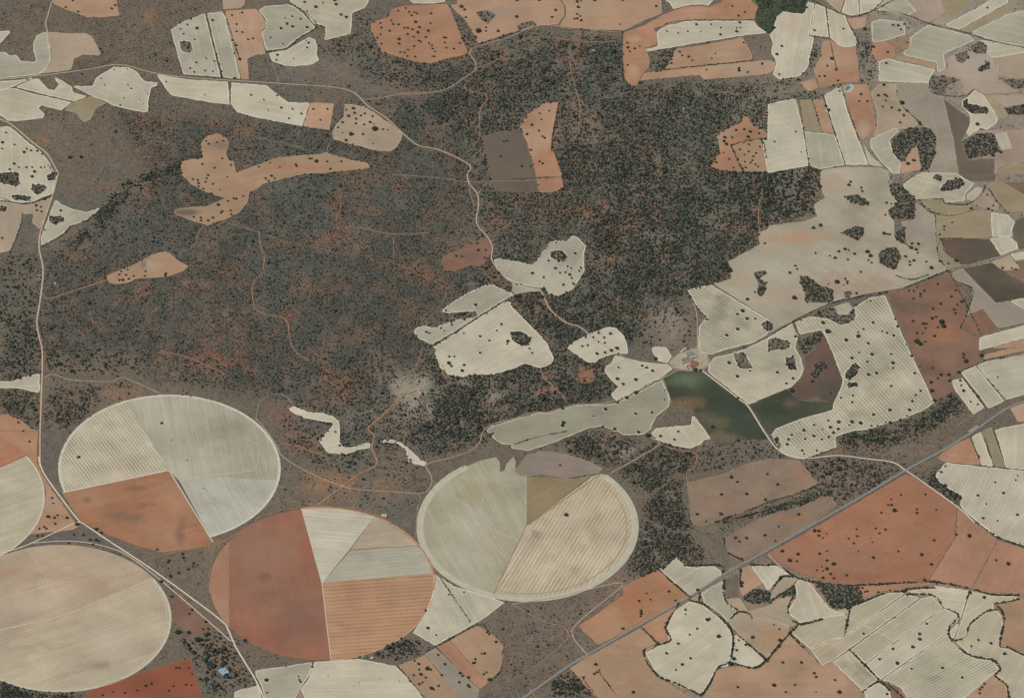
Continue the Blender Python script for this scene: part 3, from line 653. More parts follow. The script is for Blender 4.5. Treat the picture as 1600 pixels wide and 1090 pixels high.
T 23: 840,445,5 980,433,6 865,483,5 793,493,5 805,555,6 807,573,7 803,588 693,665,6 1020,488 1083,547,7 1085,575,4 1220,612,8 1235,603 1290,716,8 1110,703,5 1157,665,5 1038,760,6 965,820,6 1115,852,7 1063,890,7 1023,922,5 1395,98,6 1465,100,7 1420,121,6 1580,82,7 1503,720,7 1462,766,6 1403,800,7 1385,855,8 1417,738 522,889,7 513,947 530,937 545,925 447,968,5 757,1062,7 1160,425,8 1365,885,10 1433,380,9 1432,400,9 1410,1030,5 1375,825,5 95,557,5
T 13: 1300,437,5 1073,663,7 1125,705,4 1060,552,5 65,988,10 265,965,5 270,985 278,998 350,903,5 70,1065 1207,452,4 1500,748,6 1443,688,5 1427,820,6 1410,822 1370,855 1367,877,6 1355,880 1440,937 1453,985,6 1465,980 1423,950 1180,887,6 1138,828,5 1275,943,7 1327,970,6 1325,1020,6 1335,1030 1270,1000 1290,960 990,865 1015,885,6 1010,825 1068,918,8 1090,920 1073,905 1030,950,7 1020,920 1060,970 1095,1037,8 1110,1045 1140,1022 1160,955 1040,1000 1020,1010 985,955 760,823,8 795,832 897,817,6 915,765,7 885,775,8 905,770 873,858,6 960,750 1000,745 1015,757,7 885,845 925,785 650,840,5 450,955,3 645,1003,3 895,990,3 775,975,3
T 03: 345,10,6 275,30 290,40 245,40 235,85 265,85 480,15,9 603,45,8 633,65,6 563,110,6 600,112,7 617,118,5 580,140 462,78 520,80 430,130 983,170,5 1140,197,6 1145,222,6 1055,240,6 1050,250 1208,257,6 1205,275 1177,293 1117,317,6 1065,337,7 1007,372,7 1075,465,7 1200,547,6 1183,573,5 1287,622,6 1300,667,6 1270,668 1110,690,10 1180,690,9 1130,685,6 1230,740,10 1252,735,10 1210,815,9 1175,770,7 1300,700,8 1155,750 1375,725,7 1530,740,8 1330,900,12 1400,885,10 1230,890 1180,907,4 1120,910,5 1100,908 910,1022,6 945,1008,6 1083,1025,5 1055,1052,5 1163,1013,5 1195,1018,4 857,1050,4 1200,948,4 705,1060,4 640,1080 780,1065 1250,980,7 1290,980,8
"""
# ------------------------------------------------------------------ survey data -> outlines
def parse_pts(s):
    out = []
    for seg in s.split('|'):
        t, r = seg.split(':', 1); t = t.strip().split('@')[0]
        tx, ty = int(t[-2]) * 400.0, int(t[-1]) * 272.0
        for q in r.split():
            v = [float(x) for x in q.split(',')]
            x, y = v[0], v[1]
            if ty > 800 and y >= 1086: y = 1130
            if ty == 0 and y < 0: y = -60
            if tx > 1100 and x >= 1596: x = 1700
            if tx == 0 and x < 0: x = -90
            out.append((tx + x / 4, ty + y / 4) + tuple(v[2:]))
    return out
FIELDS, PATCH, ROADS, HEDGES, TREES = [], [], [], [], []
for L in DATA.strip().split('\n'):
    L = L.strip()
    if not L: continue
    k, rest = L[0], L[2:]
    if k == 'T': TREES += [(p[0], p[1], (p[2] if len(p) > 2 else 5.0)) for p in parse_pts(rest)]
    elif k == 'H': HEDGES.append([p[:2] for p in parse_pts(rest)])
    else:
        kind, r = rest.split(' ', 1)
        head = r.split(':', 1)[0]; opts = {}
        if '@' in head:
            for a in head.split('@')[1].split(','):
                q, v = a.split('='); opts[q] = float(v)
        pts = [p[:2] for p in parse_pts(r)]
        if k == 'X': kind = 'X'
        (FIELDS if k == 'F' else PATCH if k == 'P' else ROADS).append((kind, pts, opts))

def area(p):
    s = 0
    for i in range(len(p)):
        a, b = p[i], p[(i + 1) % len(p)]; s += a[0] * b[1] - a[1] * b[0]
    return s / 2
def smooth_poly(P, r=0.16, step=5.0, jit=0.7, rng=random):
    out = []
    n = len(P)
    for i in range(n):
        a, b = P[i], P[(i + 1) % n]
        d = math.dist(a, b)
        if d < 0.3: continue
        t = min(r, 1.1 / d)
        out.append((a[0] + (b[0] - a[0]) * t, a[1] + (b[1] - a[1]) * t))
        out.append((b[0] - (b[0] - a[0]) * t, b[1] - (b[1] - a[1]) * t))
    res = []
    n = len(out)
    for i in range(n):
        a, b = out[i], out[(i + 1) % n]
        d = math.dist(a, b); k = max(1, int(d / step))
        nx, ny = -(b[1] - a[1]) / max(d, 1e-6), (b[0] - a[0]) / max(d, 1e-6)
        for j in range(k):
            f = j / k; q = rng.gauss(0, jit * 0.5) if j else rng.gauss(0, jit * 0.2)
            res.append((a[0] + (b[0] - a[0]) * f + nx * q, a[1] + (b[1] - a[1]) * f + ny * q))
    return res
def catmull(P, step=5.0, closed=False):
    if len(P) < 3:
        a, b = P[0], P[-1]; k = max(1, int(math.dist(a, b) / step))
        return [(a[0] + (b[0] - a[0]) * i / k, a[1] + (b[1] - a[1]) * i / k) for i in range(k + 1)]
    Q = [P[0]] + list(P) + [P[-1]]; out = []
    for i in range(1, len(Q) - 2):
        p0, p1, p2, p3 = Q[i - 1], Q[i], Q[i + 1], Q[i + 2]
        k = max(1, int(math.dist(p1, p2) / step))
        for j in range(k):
            t = j / k
            out.append(tuple(0.5 * (2 * p1[c] + (p2[c] - p0[c]) * t + (2 * p0[c] - 5 * p1[c] + 4 * p2[c] - p3[c]) * t * t
                + (3 * p1[c] - p0[c] - 3 * p2[c] + p3[c]) * t ** 3) for c in (0, 1)))
    out.append(tuple(P[-1])); return out

# rasters over the survey area (1 cell = 1 px of the survey photo), used to scatter plants and tint the soil
X0, Y0, W, H = -80, -60, 1760, 1210
def raster(poly, arr, val):
    P = np.array(poly); x0, y0 = np.floor(P.min(0)).astype(int); x1, y1 = np.ceil(P.max(0)).astype(int)
    x0 = max(x0, X0); y0 = max(y0, Y0); x1 = min(x1, X0 + W - 1); y1 = min(y1, Y0 + H - 1)
    if x1 <= x0 or y1 <= y0: return
    xs = np.arange(x0, x1 + 1); ys = np.arange(y0, y1 + 1)
    gx, gy = np.meshgrid(xs + 0.0, ys + 0.0)
    ins = np.zeros(gx.shape, bool); n = len(P)
    for i in range(n):
        ax, ay = P[i]; bx, by = P[(i + 1) % n]
        if ay == by: continue
        c = ((ay > gy) != (by > gy)) & (gx < (bx - ax) * (gy - ay) / (by - ay) + ax)
        ins ^= c
    sub = arr[y0 - Y0:y1 + 1 - Y0, x0 - X0:x1 + 1 - X0]
    sub[ins] = val
def blur(a, r, it=2):
    for _ in range(it):
        for ax in (0, 1):
            k = 2 * r + 1
            pad = [(0, 0)] * a.ndim; pad[ax] = (r + 1, r)
            c = np.cumsum(np.pad(a, pad, mode='edge'), axis=ax)
            a = (np.take(c, range(k, c.shape[ax]), axis=ax) - np.take(c, range(0, c.shape[ax] - k), axis=ax)) / k
    return a
def fbm(cell, octaves=4, seed=0):
    rs = np.random.RandomState(seed); out = np.zeros((H, W)); amp = 1; tot = 0
    for o in range(octaves):
        c = max(2.0, cell / 2 ** o)
        gh, gw = int(H / c) + 3, int(W / c) + 3
        g = rs.rand(gh, gw)
        yy = np.arange(H) / c; xx = np.arange(W) / c
        yi = yy.astype(int); xi = xx.astype(int); fy = (yy - yi)[:, None]; fx = (xx - xi)[None]
        fy = fy * fy * (3 - 2 * fy); fx = fx * fx * (3 - 2 * fx)
        v = (g[yi][:, xi] * (1 - fy) * (1 - fx) + g[yi][:, xi + 1] * (1 - fy) * fx + g[yi + 1][:, xi] * fy * (1 - fx) + g[yi + 1][:, xi + 1] * fy * fx)
        out += amp * v; tot += amp; amp *= 0.55
    return out / tot

# pivot circles: centre and half axes on the photo -> one true circle on the ground each
PIV = dict(A=(264.8, 732, 173.3, 115), C=(824.3, 823, 173.8, 117), D=(502.8, 912, 175, 119), E=(-102, 776, 172, 116), F=(94, 966, 174.3, 115))
def ell(p, a, s=1.0):
    cx, cy, rx, ry = PIV[p]; return (cx + rx * s * math.cos(math.radians(a)), cy + ry * s * math.sin(math.radians(a)))
def ang_of(p, q):
    cx, cy, rx, ry = PIV[p]; return math.degrees(math.atan2((q[1] - cy) / ry, (q[0] - cx) / rx))
def arc(p, q0, q1, cw=True, s=1.0):
    a0, a1 = ang_of(p, q0), ang_of(p, q1)
    if cw:
        while a1 <= a0: a1 += 360
    else:
        while a1 >= a0: a1 -= 360
    n = max(6, int(abs(a1 - a0) / 2.5))
    return [ell(p, a0 + (a1 - a0) * i / n, s) for i in range(n + 1)]

# ------------------------------------------------------------------ masks
fm = np.zeros((H, W), np.float32)
for kind, pts, o in FIELDS: raster(pts, fm, 1)
for p in PIV:
    if p == 'C': continue
    raster([ell(p, a) for a in range(0, 360, 4)], fm, 1)
C_TIP, C_CEN, C_BOT = (950, 742), (822, 822), (769, 934)
C_left = [C_CEN, C_BOT] + arc('C', C_BOT, (700, 745), True) + [(727, 729), (752, 719), (775, 714), (781, 722), (781, 737), (788, 735), (792, 724), (803, 712), (806, 722), (805, 737), (813, 743), (822, 744)]
C_wedge = [C_CEN, (822, 745), (858, 745), (898, 748), (925, 742)]
C_str = [C_CEN, (925, 744), (938, 740)] + arc('C', C_TIP, C_BOT, True)
for q in (C_left, C_wedge, C_str): raster(q, fm, 1)
A_org = [(97.5, 769.5), (264, 734.5), (333, 847), (318, 853), (300, 857), (255, 863), (210, 851), (160, 832), (128, 815), (113, 795)]
raster(A_org, fm, 1)
pm = np.zeros((H, W), np.float32)
for kind, pts, o in PATCH:
    if kind in ('wood', 'scrub'): raster(pts, pm, 1)
rm = np.zeros((H, W), np.float32)
def ribbon(path, wd):
    L, R = [], []
    for i, p in enumerate(path):
        a = path[max(0, i - 1)]; b = path[min(len(path) - 1, i + 1)]
        d = math.dist(a, b) or 1; nx, ny = -(b[1] - a[1]) / d, (b[0] - a[0]) / d
        L.append((p[0] + nx * wd / 2, p[1] + ny * wd / 2)); R.append((p[0] - nx * wd / 2, p[1] - ny * wd / 2))
    return L + R[::-1]
for kind, pts, o in ROADS:
    wv = float(kind.rstrip('owg')) if kind != 'X' else 7.5
    if 'g' in kind or kind in ('1', '1o'): continue
    pth = catmull(pts)
    for i in range(len(pth) - 1): raster(ribbon([pth[i], pth[i + 1]], wv + 1.6), rm, 1)
    raster(ribbon(pth, wv + 1.2), rm, 1)

# density of scrub (0..1 chance per cell) and crown radius (px)
DENS = [
 (0.16, 0.8, [(-80, -60), (1680, -60), (1680, 1150), (-80, 1150)]),
 (0.3, 0.85, [(0, 0), (300, 0), (420, 100), (560, 130), (620, 180), (500, 230), (250, 200), (100, 200), (0, 110)]),
 (0.62, 1.5, [(560, 20), (970, 62), (975, 130), (1190, 130), (1200, 180), (1285, 262), (1290, 290), (1270, 330), (1190, 360), (1150, 430), (1070, 460), (1000, 520), (940, 560), (960, 620), (760, 680), (660, 715), (620, 700), (440, 650), (430, 600), (640, 600), (690, 500), (740, 420), (740, 260), (720, 150), (560, 120)]),
 (0.64, 1.08, [(170, 170), (500, 200), (560, 150), (720, 150), (740, 260), (740, 420), (690, 500), (640, 600), (520, 650), (430, 620), (280, 600), (60, 560), (66, 400), (130, 350), (240, 270)]),
 (0.78, 1.0, [(280, 330), (480, 280), (700, 290), (740, 400), (690, 480), (600, 560), (420, 580), (300, 560), (200, 480), (100, 420)]),
 (0.50, 1.3, [(560, 20), (760, 30), (740, 120), (600, 110), (490, 80)]),
 (0.85, 1.5, [(735, 80), (970, 62), (975, 130), (1180, 130), (1200, 180), (1120, 240), (1000, 240), (880, 250), (870, 160), (820, 160), (750, 220), (640, 180), (700, 130)]),
 (0.98, 1.6, [(870, 235), (1110, 265), (1280, 265), (1290, 290), (1270, 330), (1190, 360), (1150, 430), (1070, 460), (960, 500), (900, 460), (930, 400), (900, 370), (780, 400), (750, 330), (740, 280), (860, 280)]),
 (0.85, 1.35, [(750, 290), (930, 290), (930, 400), (900, 370), (860, 390), (780, 400), (750, 350)]),
 (1.0, 1.6, [(690, 590), (860, 550), (940, 570), (960, 620), (800, 655), (760, 690), (660, 715), (640, 690), (680, 640)]),
 (0.98, 1.6, [(850, 470), (960, 500), (1000, 540), (920, 520), (880, 550), (850, 510)]),
 (0.50, 1.4, [(560, 560), (680, 590), (680, 640), (600, 690), (520, 700), (470, 690), (440, 650), (430, 590)]),
 (0.66, 1.2, [(584, 695), (640, 700), (660, 730), (668, 760), (650, 770), (600, 760)]),
 (0.35, 1.3, [(1000, 460), (1060, 470), (1090, 520), (1060, 550), (1000, 540)]),
 (0.12, 1.4, [(1020, 490), (1085, 490), (1085, 545), (1050, 550), (1010, 530)]),
 (0.62, 1.6, [(860, 690), (940, 670), (1000, 690), (960, 730), (900, 710)]),
 (0.85, 1.55, [(960, 740), (1020, 690), (1080, 705), (1085, 740), (1010, 775), (1000, 765)]),
 (0.85, 1.55, [(1005, 785), (1060, 745), (1080, 800), (1080, 840), (1110, 870), (1060, 890), (1000, 900), (980, 890), (1000, 830)]),
 (0.40, 1.4, [(1080, 700), (1210, 680), (1230, 710), (1130, 740), (1090, 740)]),
 (0.62, 1.8, [(1305, 690), (1320, 672), (1400, 665), (1460, 640), (1490, 610), (1510, 640), (1440, 680), (1380, 700), (1310, 700)]),
 (0.34, 1.6, [(1255, 715), (1400, 715), (1420, 730), (1330, 790), (1270, 780)]),
 (0.85, 1.9, [(1440, 745), (1470, 735), (1500, 770), (1505, 785), (1480, 790)]),
 (0.85, 1.9, [(1205, 800), (1270, 775), (1300, 770), (1280, 785), (1200, 805)]),
 (0.90, 1.9, [(1120, 822), (1260, 775), (1290, 765), (1280, 785), (1150, 815), (1130, 830)]),
 (0.5, 1.6, [(0, 400), (60, 400), (62, 590), (0, 600)]),
 (0.30, 1.8, [(62, 540), (230, 560), (220, 600), (70, 590)]),
 (0.60, 1.5, [(0, 605), (60, 615), (60, 670), (30, 660), (0, 640)]),
 (0.68, 1.5, [(80, 605), (160, 600), (150, 630), (130, 660), (90, 670), (70, 650)]),
 (0.22, 1.0, [(62, 660), (110, 670), (95, 760), (70, 730)]),
 (0.36, 1.45, [(440, 620), (560, 690), (660, 700), (650, 740), (600, 760), (500, 730), (445, 700)]),
 (0.12, 1.1, [(440, 740), (600, 730), (660, 780), (640, 800), (440, 780)]),
 (0.25, 0.9, [(780, 940), (930, 930), (910, 1000), (860, 1080), (790, 1080)]),
 (0.28, 1.9, [(290, 1000), (360, 985), (400, 1060), (330, 1090), (315, 1040), (270, 1000)]),
 (0.80, 2.0, [(0, 1060), (60, 1080), (130, 1082), (110, 1100), (0, 1100)]),
 (0.70, 2.0, [(862, 1052), (900, 1050), (930, 1090), (860, 1090)]),
 (0.50, 1.8, [(560, 1010), (640, 990), (660, 1020), (600, 1030)]),
 (0.55, 1.9, [(1265, 60), (1285, 90), (1250, 125), (1200, 140), (1190, 130), (1240, 115)]),
 (0.50, 1.7, [(1340, 60), (1370, 70), (1370, 128), (1340, 128)]),
 (0.72, 1.9, [(1190, 150), (1220, 150), (1295, 140), (1295, 150), (1240, 158), (1195, 165)]),
 (0.70, 1.8, [(1020, 75), (1060, 75), (1045, 110), (1010, 112)]),
 (0.85, 1.7, [(1195, 40), (1270, 0), (1250, 25), (1200, 50)]),
 (0.72, 1.9, [(1270, 262), (1290, 290), (1270, 330), (1200, 350), (1180, 300), (1200, 270)]),
 (0.95, 1.9, [(120, 365), (160, 325), (190, 285), (240, 268), (330, 232), (335, 244), (250, 285), (200, 300), (165, 345), (120, 385)]),
 (0.7, 1.6, [(700, 640), (900, 560), (930, 570), (880, 600), (760, 650)]),
 (0.6, 1.7, [(1240, 560), (1240, 600), (1250, 570)]),
]
dn = np.zeros((H, W), np.float32); rd = np.full((H, W), 1.0, np.float32)
for d, r, P in DENS: raster(P, dn, d); raster(P, rd, r)
dn = blur(dn, 6); rd = blur(rd, 6)
n1 = fbm(60, 4, 3); n2 = fbm(16, 3, 4)
dn = dn * np.clip(0.55 + 1.3 * (n1 - 0.2), 0.3, 1.5) * np.clip(0.0 + 2.2 * n2, 0.15, 1.5)
for kind, pts, o in PATCH:
    if kind in ('olive', 'bare', 'regrowth', 'clearing', 'farmyard', 'paledry'):
        m_ = np.zeros((H, W), np.float32); raster(pts, m_, 1); dn = dn * (1 - blur(m_, 1) * (.94 if kind in ('olive', 'farmyard') else .4 if kind == 'regrowth' else .8))
fe = (blur(fm, 1, 1) > 0.01) & (fm == 0)
dn = np.where(fe & (dn > 0.28), np.clip(dn * 1.5 + .15, 0, 1), dn)
def near(a, r): return blur(a, r, 1) > 0.02
block = (fm > 0) | (rm > 0)

# ------------------------------------------------------------------ ground colour painted as soil tones
gc = np.zeros((H, W, 3), np.float32); gc[:] = (110, 99, 84)
def tint(mask, col, amt, soft=6):
    m = blur(mask.astype(np.float32), soft)[..., None] * amt
    gc[:] = gc * (1 - m) + np.array(col, np.float32) * m
na, nb, nc = fbm(70, 5, 21), fbm(34, 5, 22), fbm(130, 4, 23)
nd = fbm(14, 4, 24)
mk = lambda P: (lambda a: (raster(P, a, 1), a)[1])(np.zeros((H, W), np.float32))
woods = mk(DENS[3][2]); woods2 = mk(DENS[4][2]); east = mk(DENS[2][2]) * (1 - np.clip(woods, 0, 1))
tint(np.clip((woods + woods2), 0, 1), (82, 83, 75), 0.85, 10)
tint(np.clip(east, 0, 1), (99, 96, 85), 0.9, 8)
tint(np.clip((nb - 0.5) * 5, 0, 1) * np.clip(woods + woods2 + east, 0, 1), (130, 98, 77), 0.55, 2)
tint(np.clip((nd - 0.56) * 6, 0, 1) * np.clip(woods + woods2 + east, 0, 1), (144, 106, 82), 0.55, 1)
tint(np.clip((nc - 0.52) * 6, 0, 1), (92, 96, 89), 0.6, 6)
tint(np.clip((na - 0.54) * 6, 0, 1), (124, 108, 92), 0.5, 6)
tint(mk([(1290, -60), (1700, -60), (1700, 440), (1480, 425), (1450, 340), (1400, 260), (1390, 140)]), (146, 134, 115), 0.85, 5)
tint(mk([(1010, 910), (1130, 885), (1200, 885), (1290, 905), (1420, 905), (1700, 930), (1700, 1150), (890, 1150), (1000, 1000)]), (152, 134, 110), 0.85, 5)
def blob(x, y, rx, ry, col, amt, rag=0.7):
    yy, xx = np.mgrid[0:H, 0:W]; xx = xx + X0; yy = yy + Y0
    m = np.exp(-(((xx - x) / rx) ** 2 + ((yy - y) / ry) ** 2))
    m = np.clip(m * (1 - rag + rag * np.clip(6 * (nd - 0.42) + 3 * (nb - .5), 0, 1.3)), 0, 1) * amt
    gc[:] = gc * (1 - m[..., None]) + np.array(col, np.float32) * m[..., None]
OR = (140, 98, 74); PL = (160, 152, 134); DK = (72, 76, 72); OL = (116, 108, 92); GR = (120, 112, 100)
for b_ in [
 (432, 385, 36, 9, OR, 1.0), (528, 325, 9, 26, OR, 1), (510, 370, 26, 9, OR, .8), (585, 330, 42, 6, OR, .6), (672, 336, 14, 7, OR, 1), (613, 385, 5, 34, OR, .9),
 (600, 410, 30, 7, OR, .8), (660, 430, 30, 8, OR, 1), (695, 450, 14, 9, OR, .8), (457, 432, 14, 6, OR, .8), (640, 480, 26, 12, OR, .6), (450, 500, 14, 16, OR, .9),
 (470, 450, 22, 8, OR, .5), (510, 570, 10, 28, OR, .7), (540, 600, 50, 26, (126, 92, 72), .8), (330, 560, 60, 20, (130, 90, 70), .9), (340, 510, 60, 22, (122, 94, 78), .7),
 (240, 500, 40, 14, (122, 94, 78), .6), (440, 640, 30, 30, (128, 96, 78), .7), (470, 690, 30, 24, (130, 98, 78), .8), (540, 760, 90, 26, (140, 110, 84), .9), (500, 785, 70, 12, (132, 108, 88), .8),
 (930, 330, 60, 14, (136, 104, 82), .8), (900, 335, 20, 9, OR, .8), (980, 340, 30, 30, (134, 102, 80), .5), (1050, 315, 12, 8, OR, .8), (1080, 375, 12, 10, OR, .6), (965, 375, 10, 20, OR, .7),
 (935, 415, 18, 14, (134, 110, 82), .9), (965, 480, 30, 14, (134, 102, 78), .8), (1185, 300, 16, 40, (134, 106, 84), .9), (800, 300, 24, 22, (132, 106, 84), .7), (815, 320, 40, 10, (128, 96, 76), .6),
 (648, 612, 44, 20, PL, 1), (655, 640, 30, 24, (146, 138, 120), .9), (690, 665, 26, 12, (140, 132, 114), .8), (630, 590, 34, 12, (140, 132, 114), .7), (560, 650, 40, 24, GR, .8),
 (1050, 505, 36, 32, (134, 124, 108), 1), (1030, 450, 44, 9, (132, 112, 98), .9), (1060, 448, 18, 7, (134, 110, 98), .9), (1040, 370, 36, 12, (122, 116, 102), .8), (1010, 445, 30, 24, (128, 120, 104), .6),
 (985, 705, 20, 8, (150, 144, 130), .9), (500, 110, 90, 26, (118, 108, 96), .9), (620, 135, 60, 16, (130, 108, 90), .8), (300, 165, 60, 12, (104, 96, 86), .7), (270, 185, 50, 14, (124, 100, 80), .6),
 (240, 215, 26, 10, (116, 112, 100), .8), (235, 24, 12, 8, (140, 106, 80), .9), (65, 219, 9, 5, (160, 110, 80), 1), (130, 100, 30, 6, DK, .5), (150, 290, 50, 16, (126, 100, 78), .7),
 (120, 395, 60, 22, (124, 100, 78), .6), (75, 450, 30, 22, (120, 104, 86), .8), (59, 431, 4, 5, PL, 1), (86, 444, 4, 3, PL, 1), (95, 485, 30, 22, (118, 100, 84), .5), (40, 420, 40, 20, (116, 98, 80), .5),
 (350, 425, 14, 6, OR, .8), (290, 470, 30, 20, (116, 98, 84), .5), (30, 500, 40, 50, DK, .3), (195, 615, 50, 20, (136, 110, 90), .9), (100, 640, 20, 6, OR, .4), (130, 640, 30, 5, (130, 98, 76), .8),
 (82, 720, 16, 40, (104, 96, 88), 1), (350, 900, 40, 40, (118, 104, 92), 1), (300, 850, 60, 12, (140, 114, 92), .8), (330, 1010, 50, 30, (118, 104, 90), .7), (690, 1010, 60, 20, (112, 100, 90), .9),
 (850, 960, 60, 26, (112, 100, 90), 1), (810, 1000, 40, 26, (108, 98, 88), .8), (900, 980, 30, 20, (104, 98, 90), .8), (800, 1030, 30, 14, (124, 96, 78), .7), (950, 900, 40, 14, (138, 112, 90), .7),
 (1330, 745, 70, 20, (128, 108, 96), 1), (1430, 700, 80, 14, (126, 108, 94), .9), (1280, 800, 14, 20, (132, 108, 88), .8), (1150, 700, 60, 14, (118, 106, 94), .8), (1000, 640, 50, 18, (120, 108, 94), .5),
 (900, 640, 60, 10, (128, 106, 86), .5), (860, 585, 26, 5, OR, .6), (917, 585, 16, 12, (140, 104, 82), .9), (730, 590, 20, 12, (150, 140, 122), .5), (1180, 210, 60, 30, (118, 106, 92), .8),
 (1140, 150, 60, 14, (126, 116, 104), .9), (850, 50, 40, 10, (112, 106, 88), 1), (930, 55, 40, 8, (136, 112, 90), .9), (1270, 700, 90, 12, (124, 110, 94), .6), (1500, 650, 40, 10, (122, 108, 94), .9),
 (1130, 860, 20, 40, (110, 104, 90), .9), (1350, 210, 200, 100, (138, 128, 112), 0.9, 0.1), (1450, 100, 200, 100, (144, 134, 118), 0.9, 0.1), (1520, 300, 100, 90, (136, 126, 110), 0.9, 0.1),
 (1250, 980, 300, 120, (140, 118, 96), 0.8, 0.1), (1480, 1000, 200, 120, (150, 138, 118), 0.9, 0.1), (1540, 60, 120, 120, (150, 140, 124), 0.9, 0.1), (1310, 90, 30, 60, (116, 106, 94), .9), (1350, 90, 14, 50, (104, 100, 90), .9)]:
    blob(*b_)
for kind, pts, o in PATCH:
    c = dict(olive=(104, 97, 83), bare=(104, 96, 87), regrowth=(122, 107, 90), clearing=(142, 104, 82), paledry=(146, 138, 120), farmyard=(172, 160, 140)).get(kind)
    if c: tint(mk(pts), c, 0.9, 1 if kind != 'paledry' else 6)
tint(np.clip(dn * 1.2, 0, 1), (88, 86, 78), 0.25, 2)
gc *= (0.93 + 0.14 * fbm(5, 2, 31))[..., None]

ST = 3
xs = np.arange(X0, X0 + W, ST); ys = np.arange(Y0, Y0 + H - 30, ST)
gx, gy = np.meshgrid(xs, ys); GP = Gn(np.stack([gx.ravel(), gy.ravel()], 1))
nx, ny = len(xs), len(ys)
# ring of outer vertices carries the plain on to the horizon
idx = np.arange(nx * ny).reshape(ny, nx)
fa = np.stack([idx[1:, :-1].ravel(), idx[1:, 1:].ravel(), idx[:-1, 1:].ravel(), idx[:-1, :-1].ravel()], 1)
border = list(idx[0]) + list(idx[1:, -1]) + list(idx[-1, -2::-1]) + list(idx[-2:0:-1, 0])
ctr = GP.mean(0); outer = []
for b0 in border:
    d = GP[b0] - ctr; d[2] = 0; outer.append(ctr + d * 30); outer[-1][2] = 0
V = np.vstack([GP, np.array(outer)]); N0 = len(GP); nb_ = len(border)
fb = np.array([(border[i], border[(i + 1) % nb_], N0 + (i + 1) % nb_, N0 + i) for i in range(nb_)])[:, ::-1]
colr = alb(gc[(gy.ravel() - Y0), (gx.ravel() - X0)])
colr = np.vstack([colr, np.repeat(alb((112, 102, 90))[None], nb_, 0)])
gm, n, l, b = newmat("scrubland soil")
at = n.new("ShaderNodeAttribute"); at.attribute_name = "soil"
tc = n.new("ShaderNodeTexCoord")
f1 = noise(n, l, tc.outputs["Object"], 1 / 8.0, 4, 0.75)
f2 = noise(n, l, tc.outputs["Object"], 1 / 38.0, 4, 0.65)
ff = math_node(n, l, 'MULTIPLY', mapr(n, l, f1, 0.3, 0.7, 0.66, 1.3), mapr(n, l, f2, 0.3, 0.7, 0.9, 1.1))
cx_ = n.new("ShaderNodeCombineXYZ")
for i in range(3): l.new(ff, cx_.inputs[i])
cc = mixc(n, l, 1.0, at.outputs[0], cx_.outputs[0], 'MULTIPLY')
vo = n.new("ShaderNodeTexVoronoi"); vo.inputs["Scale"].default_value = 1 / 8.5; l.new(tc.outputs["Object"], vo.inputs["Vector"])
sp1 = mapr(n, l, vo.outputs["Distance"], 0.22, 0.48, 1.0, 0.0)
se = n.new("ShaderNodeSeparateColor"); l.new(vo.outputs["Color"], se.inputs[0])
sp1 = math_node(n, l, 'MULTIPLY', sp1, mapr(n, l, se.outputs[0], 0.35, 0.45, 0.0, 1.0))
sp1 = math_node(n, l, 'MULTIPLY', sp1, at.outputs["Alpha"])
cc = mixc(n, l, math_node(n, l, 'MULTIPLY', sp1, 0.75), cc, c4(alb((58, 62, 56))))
f3 = noise(n, l, tc.outputs["Object"], 1 / 16.0, 3, 0.8)
cc = mixc(n, l, math_node(n, l, 'MULTIPLY', mapr(n, l, f3, 0.55, 0.7, 0, 1), 0.42), cc, c4(alb((134, 98, 74))))
l.new(cc, b.inputs["Base Color"])
go = mesh_obj("ground", V, np.vstack([fa, fb]), gm)
ca = go.data.color_attributes.new("soil", 'FLOAT_COLOR', 'POINT')
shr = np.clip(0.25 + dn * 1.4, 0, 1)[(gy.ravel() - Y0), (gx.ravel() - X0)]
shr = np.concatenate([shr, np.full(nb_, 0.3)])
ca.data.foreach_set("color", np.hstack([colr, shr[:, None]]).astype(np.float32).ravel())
struct(go)

